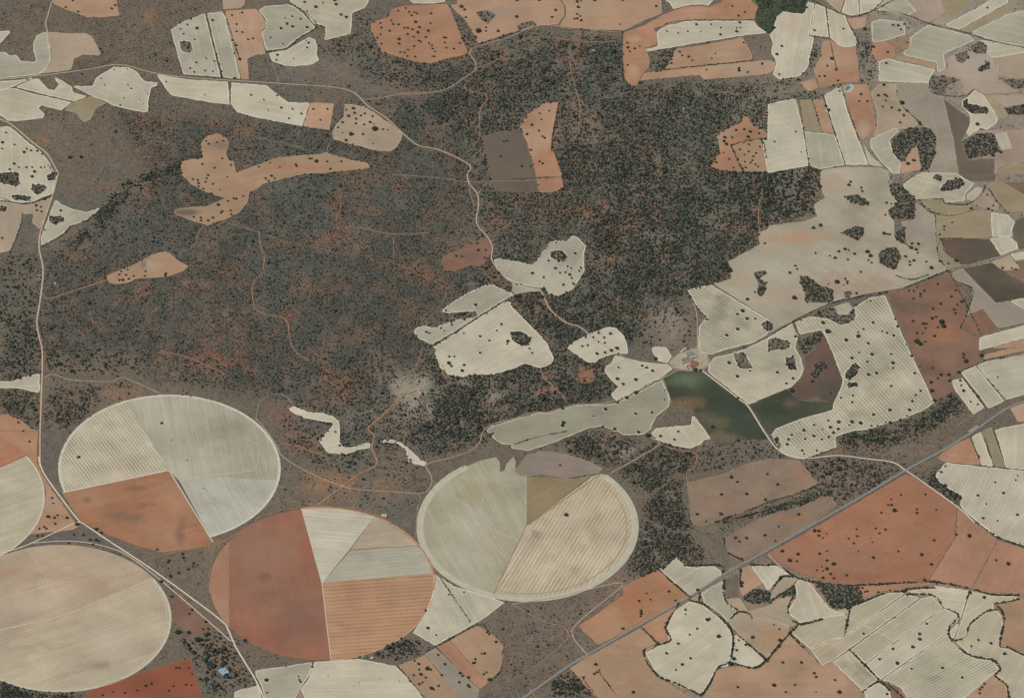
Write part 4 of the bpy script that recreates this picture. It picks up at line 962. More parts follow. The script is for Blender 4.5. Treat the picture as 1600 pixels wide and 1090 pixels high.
# ------------------------------------------------------------------ labels from landmarks
SPOTS = [(1066, 632, 26, 8, (122, 100, 76), .8), (900, 890, 9, 12, (158, 138, 108), .6), (912, 862, 9, 14, (158, 138, 108), .6), (924, 832, 8, 15, (158, 138, 108), .6), (935, 800, 7, 14, (158, 138, 108), .6), (1120, 790, 30, 8, (150, 118, 88), .7), (1180, 770, 30, 10, (120, 104, 88), .7), (1230, 810, 30, 8, (150, 116, 88), .7), (1255, 740, 16, 10, (158, 118, 88), .7), (1112, 658, 32, 13, (112, 100, 76), .85), (1128, 688, 36, 11, (126, 106, 84), .9), (1075, 592, 26, 8, (104, 114, 92), .7), (1120, 600, 20, 8, (52, 64, 50), .7), (1160, 640, 20, 12, (56, 66, 52), .7), (1205, 640, 18, 8, (52, 66, 46), .7), (1240, 628, 14, 7, (112, 92, 74), .7),
 (1270, 575, 16, 20, (124, 88, 72), .8), (1290, 640, 16, 9, (72, 72, 58), .8), (1255, 625, 20, 8, (134, 106, 90), .7), (1380, 600, 22, 28, (138, 134, 110), .7), (1332, 642, 26, 9, (126, 124, 102), .8), (1400, 520, 20, 20, (146, 142, 120), .6),
 (1125, 478, 12, 22, (112, 112, 92), .85), (1160, 502, 20, 16, (118, 118, 98), .7), (1232, 372, 42, 10, (170, 136, 106), .8), (1205, 425, 46, 20, (168, 161, 142), .8), (1330, 440, 50, 20, (160, 136, 116), .7), (1372, 300, 14, 40, (140, 138, 118), .7),
 (1300, 290, 40, 20, (170, 150, 126), .7), (1350, 360, 30, 30, (142, 130, 114), .6), (1150, 460, 40, 14, (172, 164, 144), .6), (1400, 470, 36, 20, (104, 88, 76), .9), (1475, 520, 30, 22, (152, 108, 80), .8), (1440, 572, 40, 14, (110, 86, 72), .9), (1420, 520, 24, 20, (122, 94, 78), .7),
 (935, 970, 30, 7, (186, 128, 84), .9), (990, 935, 26, 10, (164, 108, 78), .8), (962, 978, 18, 9, (158, 142, 112), .8), (1030, 905, 24, 14, (150, 104, 80), .7), (1005, 1048, 60, 14, (158, 130, 96), .7), (915, 1060, 16, 22, (172, 112, 82), .8), (985, 1010, 40, 8, (140, 112, 88), .6),
 (1350, 785, 70, 20, (166, 110, 80), .9), (1310, 840, 60, 12, (136, 92, 72), .8), (1235, 862, 44, 20, (156, 118, 94), .8), (1330, 900, 60, 8, (136, 92, 72), .7), (1440, 860, 30, 24, (146, 112, 92), .7), (1325, 857, 8, 4, (112, 88, 84), .8), (1400, 888, 50, 12, (144, 104, 82), .8), (1420, 830, 40, 20, (150, 110, 86), .7), (1432, 820, 8, 3, (112, 92, 84), .7),
 (165, 1040, 14, 9, (124, 116, 92), .7), (90, 1010, 50, 5, (154, 142, 108), .7), (170, 1002, 30, 22, (186, 178, 156), .7), (90, 900, 90, 14, (168, 136, 108), .7), (40, 960, 60, 10, (170, 146, 128), .7),
 (137, 780, 8, 6, (112, 90, 76), .9), (236, 788, 20, 5, (118, 90, 74), .8), (185, 808, 30, 5, (122, 100, 84), .8), (283, 835, 8, 18, (116, 86, 72), .8), (215, 762, 14, 4, (120, 88, 74), .7), (290, 790, 20, 12, (150, 104, 78), .6),
 (480, 845, 14, 26, (152, 96, 74), .8), (470, 965, 46, 34, (122, 92, 78), .8), (415, 900, 10, 8, (118, 86, 74), .8), (400, 990, 36, 20, (140, 90, 70), .6), (440, 830, 30, 12, (138, 100, 80), .6),
 (745, 765, 34, 22, (158, 148, 112), .7), (700, 800, 24, 20, (150, 144, 114), .6), (770, 850, 30, 20, (170, 160, 134), .6), (850, 790, 22, 12, (152, 124, 94), .8), (900, 756, 20, 8, (112, 108, 88), .7), (836, 832, 6, 5, (138, 120, 92), .8),
 (312, 700, 36, 16, (146, 140, 120), .7), (350, 668, 40, 18, (140, 136, 114), .7), (300, 650, 26, 12, (150, 144, 124), .6), (370, 720, 30, 10, (156, 144, 124), .6), (790, 22, 34, 14, (148, 134, 122), .8), (745, 55, 26, 12, (168, 116, 86), .8), (840, 20, 20, 14, (164, 122, 94), .7),
 (920, 18, 34, 12, (150, 140, 112), .6), (900, 30, 14, 14, (174, 136, 108), .7), (297, 332, 18, 4, (100, 88, 80), .9), (241, 415, 18, 9, (172, 158, 130), .9), (224, 414, 5, 6, (112, 98, 88), .9), (262, 405, 10, 8, (170, 116, 84), .8), (740, 402, 18, 8, (102, 84, 78), .9), (700, 410, 14, 5, (124, 86, 72), .7),
 (1350, 203, 12, 14, (174, 162, 140), .9), (1345, 165, 20, 8, (150, 104, 80), .7), (992, 62, 10, 5, (180, 158, 118), .8), (988, 112, 8, 14, (180, 152, 120), .8), (340, 225, 14, 8, (120, 104, 90), .6), (470, 262, 40, 4, (170, 112, 84), .7), (380, 300, 22, 10, (154, 124, 100), .6),
 (160, 165, 30, 10, (184, 172, 150), .5), (60, 20, 1, 1, (1, 1, 1), 0), (1290, 65, 20, 10, (174, 150, 124), .5), (1240, 50, 18, 20, (184, 166, 142), .6), (1240, 90, 18, 12, (176, 164, 142), .5), (1050, 30, 40, 5, (154, 118, 92), .7), (1130, 85, 20, 6, (172, 150, 126), .6), (395, 42, 7, 9, (178, 150, 128), .6),
 (1110, 745, 26, 10, (150, 122, 86), .7), (1170, 730, 26, 8, (118, 104, 86), .7), (1280, 1030, 40, 30, (150, 128, 90), .6), (1220, 1000, 30, 20, (164, 124, 92), .7), (1340, 1045, 26, 16, (116, 104, 90), .8), (1460, 1058, 10, 4, (140, 134, 112), .7)]
ANCH = [("farmyard", 1082, 565), ("L-shaped ruin", 647, 612), ("blue-roofed shed", 349, 1050), ("turquoise pond", 1325, 138),
 ("top edge wood", 1212, 18), ("three-part grey circle", 264, 732), ("half striped circle", 824, 823),
 ("half red circle", 503, 912), ("big tan circle", 94, 966), ("highway crossing", 1415, 736), ("horseshoe tree clump", 1427, 228),
 ("dumbbell orange clearing", 345, 250), ("brown and orange field", 815, 225), ("winding cream field", 525, 640),
 ("bottom right corner", 1590, 1080), ("top left corner", 10, 8), ("top right corner", 1590, 8), ("left edge road bend", 90, 280),
 ("lone oval clump", 872, 400), ("long grey green field", 900, 640), ("big red field", 1380, 850), ("kidney-shaped tree clump", 1275, 455),
 ("upper road fork", 540, 141), ("bottom round clump", 1180, 935), ("small orchard", 1404, 70)]
def dirword(dx, dy):
    a = math.degrees(math.atan2(-dy, dx)) % 360
    return ["right of", "upper right of", "above", "upper left of", "left of", "lower left of", "below", "lower right of"][int((a + 22.5) // 45) % 8]
def place_phrase(x, y, skip=()):
    best = sorted(ANCH, key=lambda a: math.dist((x, y), a[1:]))
    best = [a for a in best if not any(a[0] in s_ or s_ in a[0] for s_ in skip)][0]
    d = math.dist((x, y), best[1:])
    if d < 9: return "beside the " + best[0], best[0], d
    return dirword(x - best[1], y - best[2]) + " the " + best[0], best[0], d
ORD = ["nearest", "second nearest", "third nearest", "fourth nearest", "fifth nearest", "sixth nearest", "seventh nearest", "eighth nearest", "ninth nearest", "tenth nearest"]
def ordn(i):
    w_ = ["first", "second", "third", "fourth", "fifth", "sixth", "seventh", "eighth", "ninth", "tenth", "eleventh", "twelfth", "thirteenth", "fourteenth",
          "fifteenth", "sixteenth", "seventeenth", "eighteenth", "nineteenth", "twentieth"]
    return w_[i] if i < 20 else "%dth" % (i + 1)
def uniq_labels(items):
    """items: (x, y, adjective phrase, noun). Returns one distinct label each."""
    keyed = {}
    for i, (x, y, adj, noun) in enumerate(items):
        ph, an, d = place_phrase(x, y, ('red field',) if 'red soil' in adj else ('grey green',) if 'grey green' in adj else ())
        keyed.setdefault((adj, noun, ph), []).append((d, i))
    out = [None] * len(items)
    for (adj, noun, ph), L in keyed.items():
        L.sort()
        for k, (d, i) in enumerate(L):
            if len(L) == 1: out[i] = "%s %s %s" % (adj, noun, ph)
            elif len(L) == 2: out[i] = "%s %s %s (%s one)" % (adj, noun, ph, ("nearer", "farther")[k])
            else: out[i] = "%s %s %s (%s)" % (adj, noun, ph, ORD[min(k, 9)])
    return out

# ------------------------------------------------------------------ fields
def inside(p, poly):
    r = False; n_ = len(poly)
    for i in range(n_):
        a, b_ = poly[i], poly[(i + 1) % n_]
        if (a[1] > p[1]) != (b_[1] > p[1]) and p[0] < (b_[0] - a[0]) * (p[1] - a[1]) / (b_[1] - a[1]) + a[0]: r = not r
    return r
def spots_in(poly):
    out = []
    for (x, y, rx, ry, c, a_) in SPOTS:
        if a_ > 0 and inside((x, y), poly):
            p = G(x, y); e = G(x + rx, y); q = G(x, y + ry); out.append((p.x, p.y, (e - p).length, (q - p).length, c, a_))
    return out
def world_dir(x, y, ang):
    a = G(x, y); b_ = G(x + 10 * math.cos(ang), y + 10 * math.sin(ang)); d = b_ - a
    wa = math.atan2(d.y, d.x)
    nrm = Vector((-math.sin(wa), math.cos(wa), 0))
    c = G(x - 10 * math.sin(ang), y + 10 * math.cos(ang)) - a
    return wa, abs(c.dot(nrm)) / 10.0          # world angle, metres per px across
def flat_obj(name, poly, z, mat, parent=None, origin=None):
    P = Gn(poly); P[:, 2] = z
    tr = tessellate_polygon([[Vector((p[0], p[1], 0)) for p in P]])
    F = []
    for t in tr:
        a, b_, c = P[t[0]], P[t[1]], P[t[2]]
        cr = (b_[0] - a[0]) * (c[1] - a[1]) - (b_[1] - a[1]) * (c[0] - a[0])
        F.append(tuple(t) if cr > 0 else (t[0], t[2], t[1]))
    if origin is None:
        m = P.mean(0); origin = (m[0], m[1], 0.0)
    return mesh_obj(name, P, F, mat, parent, origin)
def rim_geo(poly, wpx, z):
    s = 1 if area(poly) > 0 else -1
    n = len(poly); IN = []
    for i in range(n):
        a = poly[i - 1]; b_ = poly[(i + 1) % n]; d = math.dist(a, b_) or 1
        nx_, ny_ = -(b_[1] - a[1]) / d * s, (b_[0] - a[0]) / d * s
        k = wpx * (1 + 0.25 * math.sin(i * 1.3))
        IN.append((poly[i][0] + nx_ * k, poly[i][1] + ny_ * k * 0.75))
    A = Gn(poly); B = Gn(IN); A[:, 2] = z; B[:, 2] = z
    V_ = np.vstack([A, B]); F = []
    for i in range(n):
        j = (i + 1) % n
        F.append((i, j, n + j, n + i) if s < 0 else (n + i, n + j, j, i))
    return V_, F
RIMM = {}
def rim_mat(kind):
    if kind not in RIMM:
        c = np.array(COL[kind][0], float)
        k = 1.11 if kind in ('cream', 'pale', 'palegrey', 'wheat', 'striped', 'tan', 'greytan', 'greyfield') else 1.06
        if kind in ('cream', 'pale', 'palegrey', 'wheat', 'striped', 'greyfield'): c, k = (c * .45 + np.array((204, 196, 175)) * .55), 1.0
        RIMM[kind] = simple_mat("headland " + kind, np.minimum(c * k + 3, 205), 0.05, 1 / 25.0)
    return RIMM[kind]
STR = dict(striped=0.40, browncrop=0.42, redbrown=0.32, wheat=0.14)
DEFSP = dict(wheat=3.4, striped=3.6, browncrop=3.1, redbrown=3.1, cream=3.0, pale=3.0, palegrey=3.0)
OVR = {}   # filled from opts
field_info = []
def centroid(p): 
    a = np.array(p); a = np.clip(a, (0, 0), (1600, 1090)); 
    A = 0; cx = cy = 0
    for i in range(len(a)):
        x0, y0 = a[i]; x1, y1 = a[(i + 1) % len(a)]; c = x0 * y1 - x1 * y0; A += c; cx += (x0 + x1) * c; cy += (y0 + y1) * c
    return (cx / (3 * A), cy / (3 * A)) if abs(A) > 1e-3 else tuple(a.mean(0))
items = []
for kind, pts, o in FIELDS:
    cx, cy = centroid(pts); ar = abs(area(pts))
    P = np.array(pts); wd, hg = np.ptp(P, axis=0)
    size = "big" if ar > 12000 else "small" if ar < 1100 else ""
    shp = "long narrow" if max(wd, hg * 1.4) / max(1, ar / max(wd, hg)) > 3.4 else ""
    adj = " ".join(x for x in (size, shp, CWORD[kind]) if x)
    if kind in ('redfield', 'greyfield'): adj = CWORD[kind]
    items.append((cx, cy, adj, "field"))
flabels = uniq_labels(items)
for (x, y, s_) in [(345, 270, "dumbbell orange clearing in the left woodland"), (500, 650, "winding cream riverbed field left of the orange track"), (645, 710, "short curved cream strip right of the winding cream field"),
  (900, 640, "long grey green field holding one small copse"), (850, 240, "orange half of the brown and orange field"), (790, 240, "brown half of the brown and orange field"),
  (860, 430, "duck-shaped grey field holding the lone oval clump"), (760, 540, "big cream field with a dark copse near its right edge"), (1380, 620, "big striped field full of dotted oaks"),
  (1460, 520, "red brown hatched field right of the big striped field"), (1260, 400, "big greyish tan field with several copses"), (730, 400, "red brown bean-shaped clearing beside the central road"),
  (235, 415, "orange teardrop clearing at the end of an orange track"), (1100, 620, "dark green field below the farmyard"), (1350, 840, "big red field below the highway"), (1080, 990, "big cream field ringed by hedges near the bottom"),
  (655, 50, "rounded orange field dotted with oaks at the top"), (580, 200, "tan field in the upper road fork")]:
    for k, q in enumerate(FIELDS):
        if inside((x, y), q[1]): flabels[k] = s_; break
    else: print("MISS", s_)
isl = [t for t in TREES]
for i, (kind, pts, o) in enumerate(FIELDS):
    cx, cy = centroid(pts)
    # longest edge gives the working direction unless surveyed
    best, ang = 0, 0
    for k in range(len(pts)):
        a, b_ = pts[k], pts[(k + 1) % len(pts)]; d = math.dist(a, b_)
        if d > best: best, ang = d, math.atan2(b_[1] - a[1], b_[0] - a[0])
    if 'a' in o: ang = math.radians(o['a'])
    wa, mpp = world_dir(cx, cy, ang)
    sp = o.get('s', DEFSP.get(kind, 3.2)) * mpp
    stripe = STR.get(kind, 0.0)
    if 's' in o and stripe == 0: stripe = 0.20
    if kind in ('cream', 'pale', 'palegrey') and 's' not in o: stripe = random.choice((0, 0.07, 0.10, 0.13))
    c0, c1 = COL[kind]; jr = random.uniform(0.965, 1.03)
    og = G(cx, cy); zf = 0.4 + 0.012 * ((i * 37) % 60)
    mt = field_mat("soil %s" % kind, np.array(c0) * jr, c1, wa, sp, stripe, i + 1, blotch=0.55 if kind in ('green', 'darkgreen', 'darkbrown', 'orange', 'orangepale', 'tan', 'mauve') else 0.4,
                   streak=0.11 if kind in ('cream', 'pale', 'palegrey', 'wheat', 'striped') else 0.07, spots=spots_in(pts), org=(og.x, og.y))
    poly = smooth_poly(pts)
    ob = flat_obj("crop_field", poly, zf, mt, None, (og.x, og.y, 0.0))
    tag(ob, flabels[i], "field")
    if abs(area(pts)) > 500 and kind not in ('green', 'darkgreen', 'redfield', 'redpale', 'darkbrown'):
        wr = 1.9 if kind in ('cream', 'pale', 'palegrey', 'wheat', 'striped', 'greyfield') else 0.9
        V_, F_ = rim_geo(poly, wr, zf + 0.3)
        hb = mesh_obj("headland", V_, F_, rim_mat(kind), ob, tuple(ob.location))
    field_info.append((kind, pts, flabels[i], ob))

# ------------------------------------------------------------------ centre-pivot circles
def sector(root, name, poly, kind, z, ang=0, sp=3, stripe=0.0, label=None, col=None, blotch=.35, streak=.1, seed=0, duty=0):
    cx, cy = centroid(poly); wa, mpp = world_dir(cx, cy, math.radians(ang))
    c0, c1 = COL[kind]; c0 = col or c0
    og = G(cx, cy)
    mt = field_mat(name, c0, c1, wa, sp * mpp, stripe, 300 + seed, blotch, streak, duty, spots_in(poly), (og.x, og.y))
    o = flat_obj(name, poly, z, mt, root, (og.x, og.y, 0.0))
    if label: o['label'] = label
    return o
def ring_obj(root, p, s0, s1, q0, q1, mat, z, name="headland"):
    A = arc(p, q0, q1, True, s1); B = arc(p, q0, q1, True, s0)
    VA, VB = Gn(A), Gn(B); VA[:, 2] = z; VB[:, 2] = z; n_ = len(A)
    F = [(i, i + 1, n_ + i + 1, n_ + i) for i in range(n_ - 1)]
    F = [f[::-1] for f in F]
    return mesh_obj(name, np.vstack([VA, VB]), F, mat, root, tuple(root.location))
rimP = simple_mat("pale headland", (190, 184, 164), 0.05, 1 / 20.0)
rimO = simple_mat("orange headland", (176, 138, 106), 0.07, 1 / 20.0)
trackP = simple_mat("pale track on stubble", (184, 178, 160), 0.06, 1 / 12.0)
def line_on(root, pts, wd, z, mat, name="wheel_track"):
    pth = catmull(pts, 6); q = ribbon(pth, wd); P = Gn(q); P[:, 2] = z; n_ = len(pth)
    F = [(i, i + 1, 2 * n_ - 2 - i, 2 * n_ - 1 - i) for i in range(n_ - 1)]
    o = mesh_obj(name, P, F, mat, root, tuple(root.location)); return o

rA = empty("circular_field", G(264.8, 732)); tag(rA, "circular pivot field with a striped left quarter, grey right half and orange lower sector", "field")
p1, p2, p3 = (197, 628), (97.5, 769.5), (333, 847)
cA = (264, 734.5)
sector(rA, "stubble_sector", [cA] + arc('A', p2, p1, True), 'cream', 0.80, 52, 4.6, 0.42, "cream sector with closely ruled brown stripes", (182, 172, 148), duty=.15, seed=1)
sector(rA, "stubble_sector", [cA] + arc('A', p1, (438, 750), True) + [(400, 749), (350, 745), (281, 752)], 'palegrey', 0.80, 78, 5, 0.06, "grey green stubble sector", (157, 152, 131), blotch=.6, streak=.12, seed=2)
sector(rA, "stubble_sector", [(281, 752), (350, 745), (400, 749), (438, 750)] + arc('A', (438, 751), p3, True)[1:], 'pale', 0.84, 60, 5, 0.05, "pale grey stubble sector", (174, 170, 152), streak=.12, seed=3)
sector(rA, "ploughed_sector", smooth_poly(A_org, 0.05, 6, .2), 'orangered', 0.72, -14, 4, 0.05, "bare orange brown sector", (156, 112, 84), seed=4)
ring_obj(rA, 'A', 0.978, 1.004, p2, p3, rimP, 1.1)
line_on(rA, [p2, cA], 1.8, 1.2, rimP, "sector_edge"); line_on(rA, [cA, p3], 1.8, 1.22, rimP, "sector_edge")
line_on(rA, [(281, 752), (330, 742), (365, 739), (400, 734)], 0.9, 1.25, trackP)
line_on(rA, [(400, 734), (405, 700), (395, 690)], 0.8, 1.25, trackP)
line_on(rA, [(264, 740), (245, 775), (210, 848)], 0.7, 1.25, rimO)
line_on(rA, [(304, 766), (345, 790), (370, 800)], 0.6, 1.25, trackP)
line_on(rA, [(306, 634), (320, 660), (335, 690), (350, 725)], 0.5, 1.25, trackP)

rC = empty("circular_field", G(824.3, 823)); tag(rC, "circular pivot field with a striped right half and mottled grey left half", "field")
sector(rC, "stubble_sector", C_left, 'palegrey', 0.72, 60, 5, 0.05, "mottled grey tan sector", (160, 153, 130), blotch=.6, streak=.12, seed=5)
sector(rC, "fallow_sector", C_wedge, 'ochre', 0.74, -30, 4, 0.0, "tan olive wedge", (138, 122, 92), blotch=.8, seed=6)
sector(rC, "stubble_sector", C_str, 'cream', 0.76, -58, 5.6, 0.30, "cream sector with brown stripes", (180, 167, 141), blotch=.5, duty=.1, seed=7)
ring_obj(rC, 'C', 0.935, 1.0, C_TIP, (727, 727), simple_mat("pale outer ring", (175, 168, 147), 0.05, 1 / 25.0), 1.0)
ring_obj(rC, 'C', 0.885, 0.897, (945, 752), C_BOT, simple_mat("ochre ring line", (170, 142, 106), 0.06), 1.3, "wheel_track")
ring_obj(rC, 'C', 0.955, 0.962, (952, 745), (700, 745), trackP, 1.35, "wheel_track")
line_on(rC, [(822, 745), (822, 822)], 0.9, 1.4, trackP, "sector_edge")
ocm = simple_mat("ochre edge", (150, 122, 92), .06); line_on(rC, [(938, 741), (822, 822)], 1.2, 1.4, ocm, "sector_edge"); line_on(rC, [(822, 822), (770, 930)], 1.2, 1.42, ocm, "sector_edge")
line_on(rC, [(700, 770), (740, 800), (770, 850), (790, 870)], 0.7, 1.4, trackP); line_on(rC, [(760, 735), (752, 800), (745, 860)], 0.6, 1.4, trackP)
line_on(rC, [(675, 830), (730, 815), (800, 840)], 0.7, 1.4, trackP); line_on(rC, [(700, 740), (715, 800), (700, 880)], 0.5, 1.4, trackP)

rD = empty("circular_field", G(502.8, 912)); tag(rD, "circular pivot field, left half dark red, upper right pale, lower right striped orange", "field")
d1, dc, d2, d3 = (471, 794), (503, 911), (676, 896), (517, 1030)
sector(rD, "ploughed_sector", [dc] + arc('D', d3, d1, True), 'redfield', 0.72, 80, 4, 0.04, "dark red brown bare half", (142, 99, 79), blotch=.5, streak=.04, seed=8)
aD = [q for q in arc('D', d3, d1, True) if q[0] < 361]
sector(rD, "ploughed_sector", aD, 'orange', 0.92, 88, 4, 0.03, "lighter orange brown strip on the left rim", (158, 118, 94), streak=.04, seed=9)
t1, t2, t3, t4 = (585, 806), (541, 862), (650, 853), (583, 808)
sector(rD, "stubble_sector", [dc] + arc('D', d1, (585, 807), True) + [(545, 860)], 'cream', 0.76, 5, 6, 0.08, "cream stubble sector", (186, 178, 156), seed=10)
sector(rD, "stubble_sector", [(548, 858)] + arc('D', (585, 807), (652, 853), True), 'tan', 0.78, -8, 4, 0.08, "tan triangle at the upper right", (170, 154, 130), seed=11)
sector(rD, "stubble_sector", [dc, (548, 859), (652, 853)] + arc('D', (652, 853), d2, True)[1:], 'palegrey', 0.80, -5, 5, 0.08, "grey stubble sector", (164, 158, 139), seed=12)
sector(rD, "stubble_sector", [dc] + arc('D', d2, d3, True), 'orangetan', 0.84, -4, 5.6, 0.24, "orange tan sector ruled with brown lines", (170, 132, 102), seed=13, duty=.1)
ring_obj(rD, 'D', 0.993, 1.01, d1, d3, rimO, 1.1)
line_on(rD, [d1, dc], 1.2, 1.2, rimP, "sector_edge"); line_on(rD, [dc, d3], 1.2, 1.22, rimP, "sector_edge"); line_on(rD, [dc, d2], 1.0, 1.2, rimO, "sector_edge")
line_on(rD, [dc, (583, 808)], 1.2, 1.25, trackP)

rE = empty("circular_field", G(-102, 776)); tag(rE, "circular pivot field cut off by the left edge, tan stubble with an orange top", "field")
sector(rE, "stubble_sector", [(-102, 776)] + arc('E', (41, 712), (-102, 892), True), 'pale', 0.80, -18, 4, 0.09, "tan stubble sector", (178, 167, 142), streak=.12, seed=14)
sector(rE, "ploughed_sector", [(-102, 776)] + arc('E', (-102, 660), (41, 711), True), 'orange', 0.78, -25, 2.4, 0.18, "orange sector with dotted rows", (164, 116, 88), seed=15)
ring_obj(rE, 'E', 0.985, 1.0, (41, 712), (-102, 892), rimP, 1.1)

rF = empty("circular_field", G(94, 966)); tag(rF, "circular tan pivot field at the bottom left, split by a slanting line", "field")
f1_, f2_ = (241.5, 904), (-79, 985)
sector(rF, "stubble_sector", [(107, 961), (60, 980), (0, 992)] + arc('F', f2_, f1_, True), 'tan', 0.78, -20, 4, 0.05, "pinkish tan upper half", (173, 154, 129), blotch=.4, streak=.08, seed=16)
sector(rF, "stubble_sector", [f1_] + arc('F', f1_, f2_, True)[1:] + [(0, 992), (60, 980), (107, 961)], 'pale', 0.80, -18, 4, 0.07, "cream tan lower half", (174, 159, 134), blotch=.35, streak=.1, seed=17)
ring_obj(rF, 'F', 0.975, 0.999, f1_, (-20, 1060), simple_mat("headland tan", (186, 176, 150), .05), 1.1)
ring_obj(rF, 'F', 0.955, 0.962, f1_, (-20, 1060), trackP, 1.15, "wheel_track")
line_on(rF, [(0, 984), (40, 975), (107, 958), (240, 903)], 1.6, 1.2, simple_mat("pale seam", (188, 172, 148), .08), "sector_edge")
line_on(rF, [(0, 935), (40, 925), (90, 912), (140, 903)], 0.6, 1.2, trackP); line_on(rF, [(45, 860), (75, 910), (100, 955)], 0.6, 1.2, trackP)
line_on(rF, [(0, 1018), (60, 1005), (110, 1006)], 0.6, 1.2, simple_mat("olive seam", (158, 146, 112), .08))

# copse floors inside the fields
scrubM = simple_mat("copse floor", (106, 100, 88), 0.14, 1 / 12.0, (128, 104, 84))
for kind, pts, o in PATCH:
    if kind in ('wood', 'scrub'):
        sp_ = smooth_poly(pts, .25, 4, .7)
        ob = flat_obj("scrub_ground", sp_, 1.5, scrubM); struct(ob)
        cxy = centroid(pts); hk = [q for q in field_info if inside(cxy, q[1])]
        if hk and hk[0][0] in ('cream', 'pale', 'palegrey', 'wheat', 'striped', 'tan', 'greyfield'):      # unploughed pale margin round the copse
            V_, F_ = rim_geo(sp_, -1.6, 1.46); F_ = [f[::-1] for f in F_]
            mesh_obj("bare_rings", V_, F_, rim_mat(hk[0][0]), hk[0][3], tuple(hk[0][3].location))

# dark blotches from ash and damp soil are part of the soil tones above; next the roads
roadM = dict(n=simple_mat("dirt road", (178, 155, 132), 0.08, 1 / 14.0), w=simple_mat("white gravel road", (208, 192, 172), 0.05, 1 / 10.0),
             o=simple_mat("orange track", (164, 122, 94), 0.14, 1 / 14.0, (116, 98, 82), altamt=.35), g=simple_mat("dry stream bed", (116, 110, 96), 0.08, 1 / 20.0),
             t=simple_mat("faint track", (152, 132, 110), 0.12, 1 / 14.0, (116, 102, 88), altamt=.7),
             x=simple_mat("road asphalt", (120, 124, 122), 0.05, 1 / 8.0), s=simple_mat("gravel verge", (128, 119, 104), 0.08, 1 / 8.0), k=simple_mat("road paint", (176, 176, 168), 0.03))
def strip(name, pts, wpx, z, mat, jit=0.15, off=0.0):
    pth = catmull(pts, 4); L, R = [], []
    for i, p in enumerate(pth):
        a = pth[max(0, i - 1)]; b_ = pth[min(len(pth) - 1, i + 1)]
        # true width on the ground
        A, B = G(*a), G(*b_); d = (B - A); d.z = 0; d.normalize(); nr = Vector((-d.y, d.x, 0))
        c = G(*p); h = wpx * PXM / 2
        L.append(c + nr * (off + h * (1 + random.uniform(-jit, jit)))); R.append(c + nr * (off - h * (1 + random.uniform(-jit, jit))))
    V_ = np.array([tuple(v) for v in L + R]); V_[:, 2] = z; n_ = len(L)
    F = [(n_ + i, n_ + i + 1, i + 1, i) for i in range(n_ - 1)]
    return struct(mesh_obj(name, V_, F, mat, None, tuple(V_.mean(0) * (1, 1, 0))))
for i, (kind, pts, o) in enumerate(ROADS):
    if kind == 'X':
        strip("highway_verge", pts, 4.6, 1.9, roadM['s'], .15)
        strip("highway", pts, 2.9, 2.6, roadM['x'], 0.01)
        strip("road_marking", pts, 0.22, 2.8, roadM['k'], 0, 2.6); strip("road_marking", pts, 0.22, 2.8, roadM['k'], 0, -2.6)
        continue
    wv = float(kind.rstrip('owg')); s = kind[-1] if kind[-1] in 'owg' else 'n'
    if s == 'n' and wv < 1.9: s = 't'
    nm = {'n': 'dirt_road', 'w': 'gravel_road', 'o': 'dirt_track', 'g': 'dry_stream_bed', 't': 'dirt_track'}[s]
    z = {'n': 2.0, 'w': 2.25, 'o': 1.7, 't': 1.6, 'g': 0.3}[s] + 0.01 * (i % 8)
    strip(nm, pts, wv * (0.62 if s in 'nw' else 0.85), z, roadM[s], 0.12 if s in 'nw' else 0.4)

# ------------------------------------------------------------------ plants
def ico(sub):
    bm = bmesh.new(); bmesh.ops.create_icosphere(bm, subdivisions=sub, radius=1.0)
    v = np.array([tuple(x.co) for x in bm.verts]); f = np.array([[x.index for x in q.verts] for q in bm.faces]); bm.free(); return v, f
I1, I2, I3 = ico(1), ico(2), ico(3)
def leafmat(name, c1, c2):
    m, n, l, b = newmat(name)
    oi = n.new("ShaderNodeNewGeometry")
    v = noise(n, l, oi.outputs["Position"], 1 / 6.0, 3, 0.7)
    r = mapr(n, l, oi.outputs["Random Per Island"], 0, 1, -0.22, 0.22)
    fac = math_node(n, l, 'ADD', mapr(n, l, v, 0.3, 0.7, 0, 1), r, True)
    l.new(mixc(n, l, fac, c1, c2), b.inputs["Base Color"]); return m
oakM = leafmat("holm oak leaves", (0.013, 0.019, 0.015, 1), (0.050, 0.060, 0.043, 1))
bushM = leafmat("scrub leaves", (0.016, 0.023, 0.020, 1), (0.060, 0.070, 0.056, 1))
bankM = simple_mat("field bank", (112, 104, 84), .12, 1 / 8.0)
barkM = simple_mat("oak bark", (86, 74, 62), 0.15, 1.0)
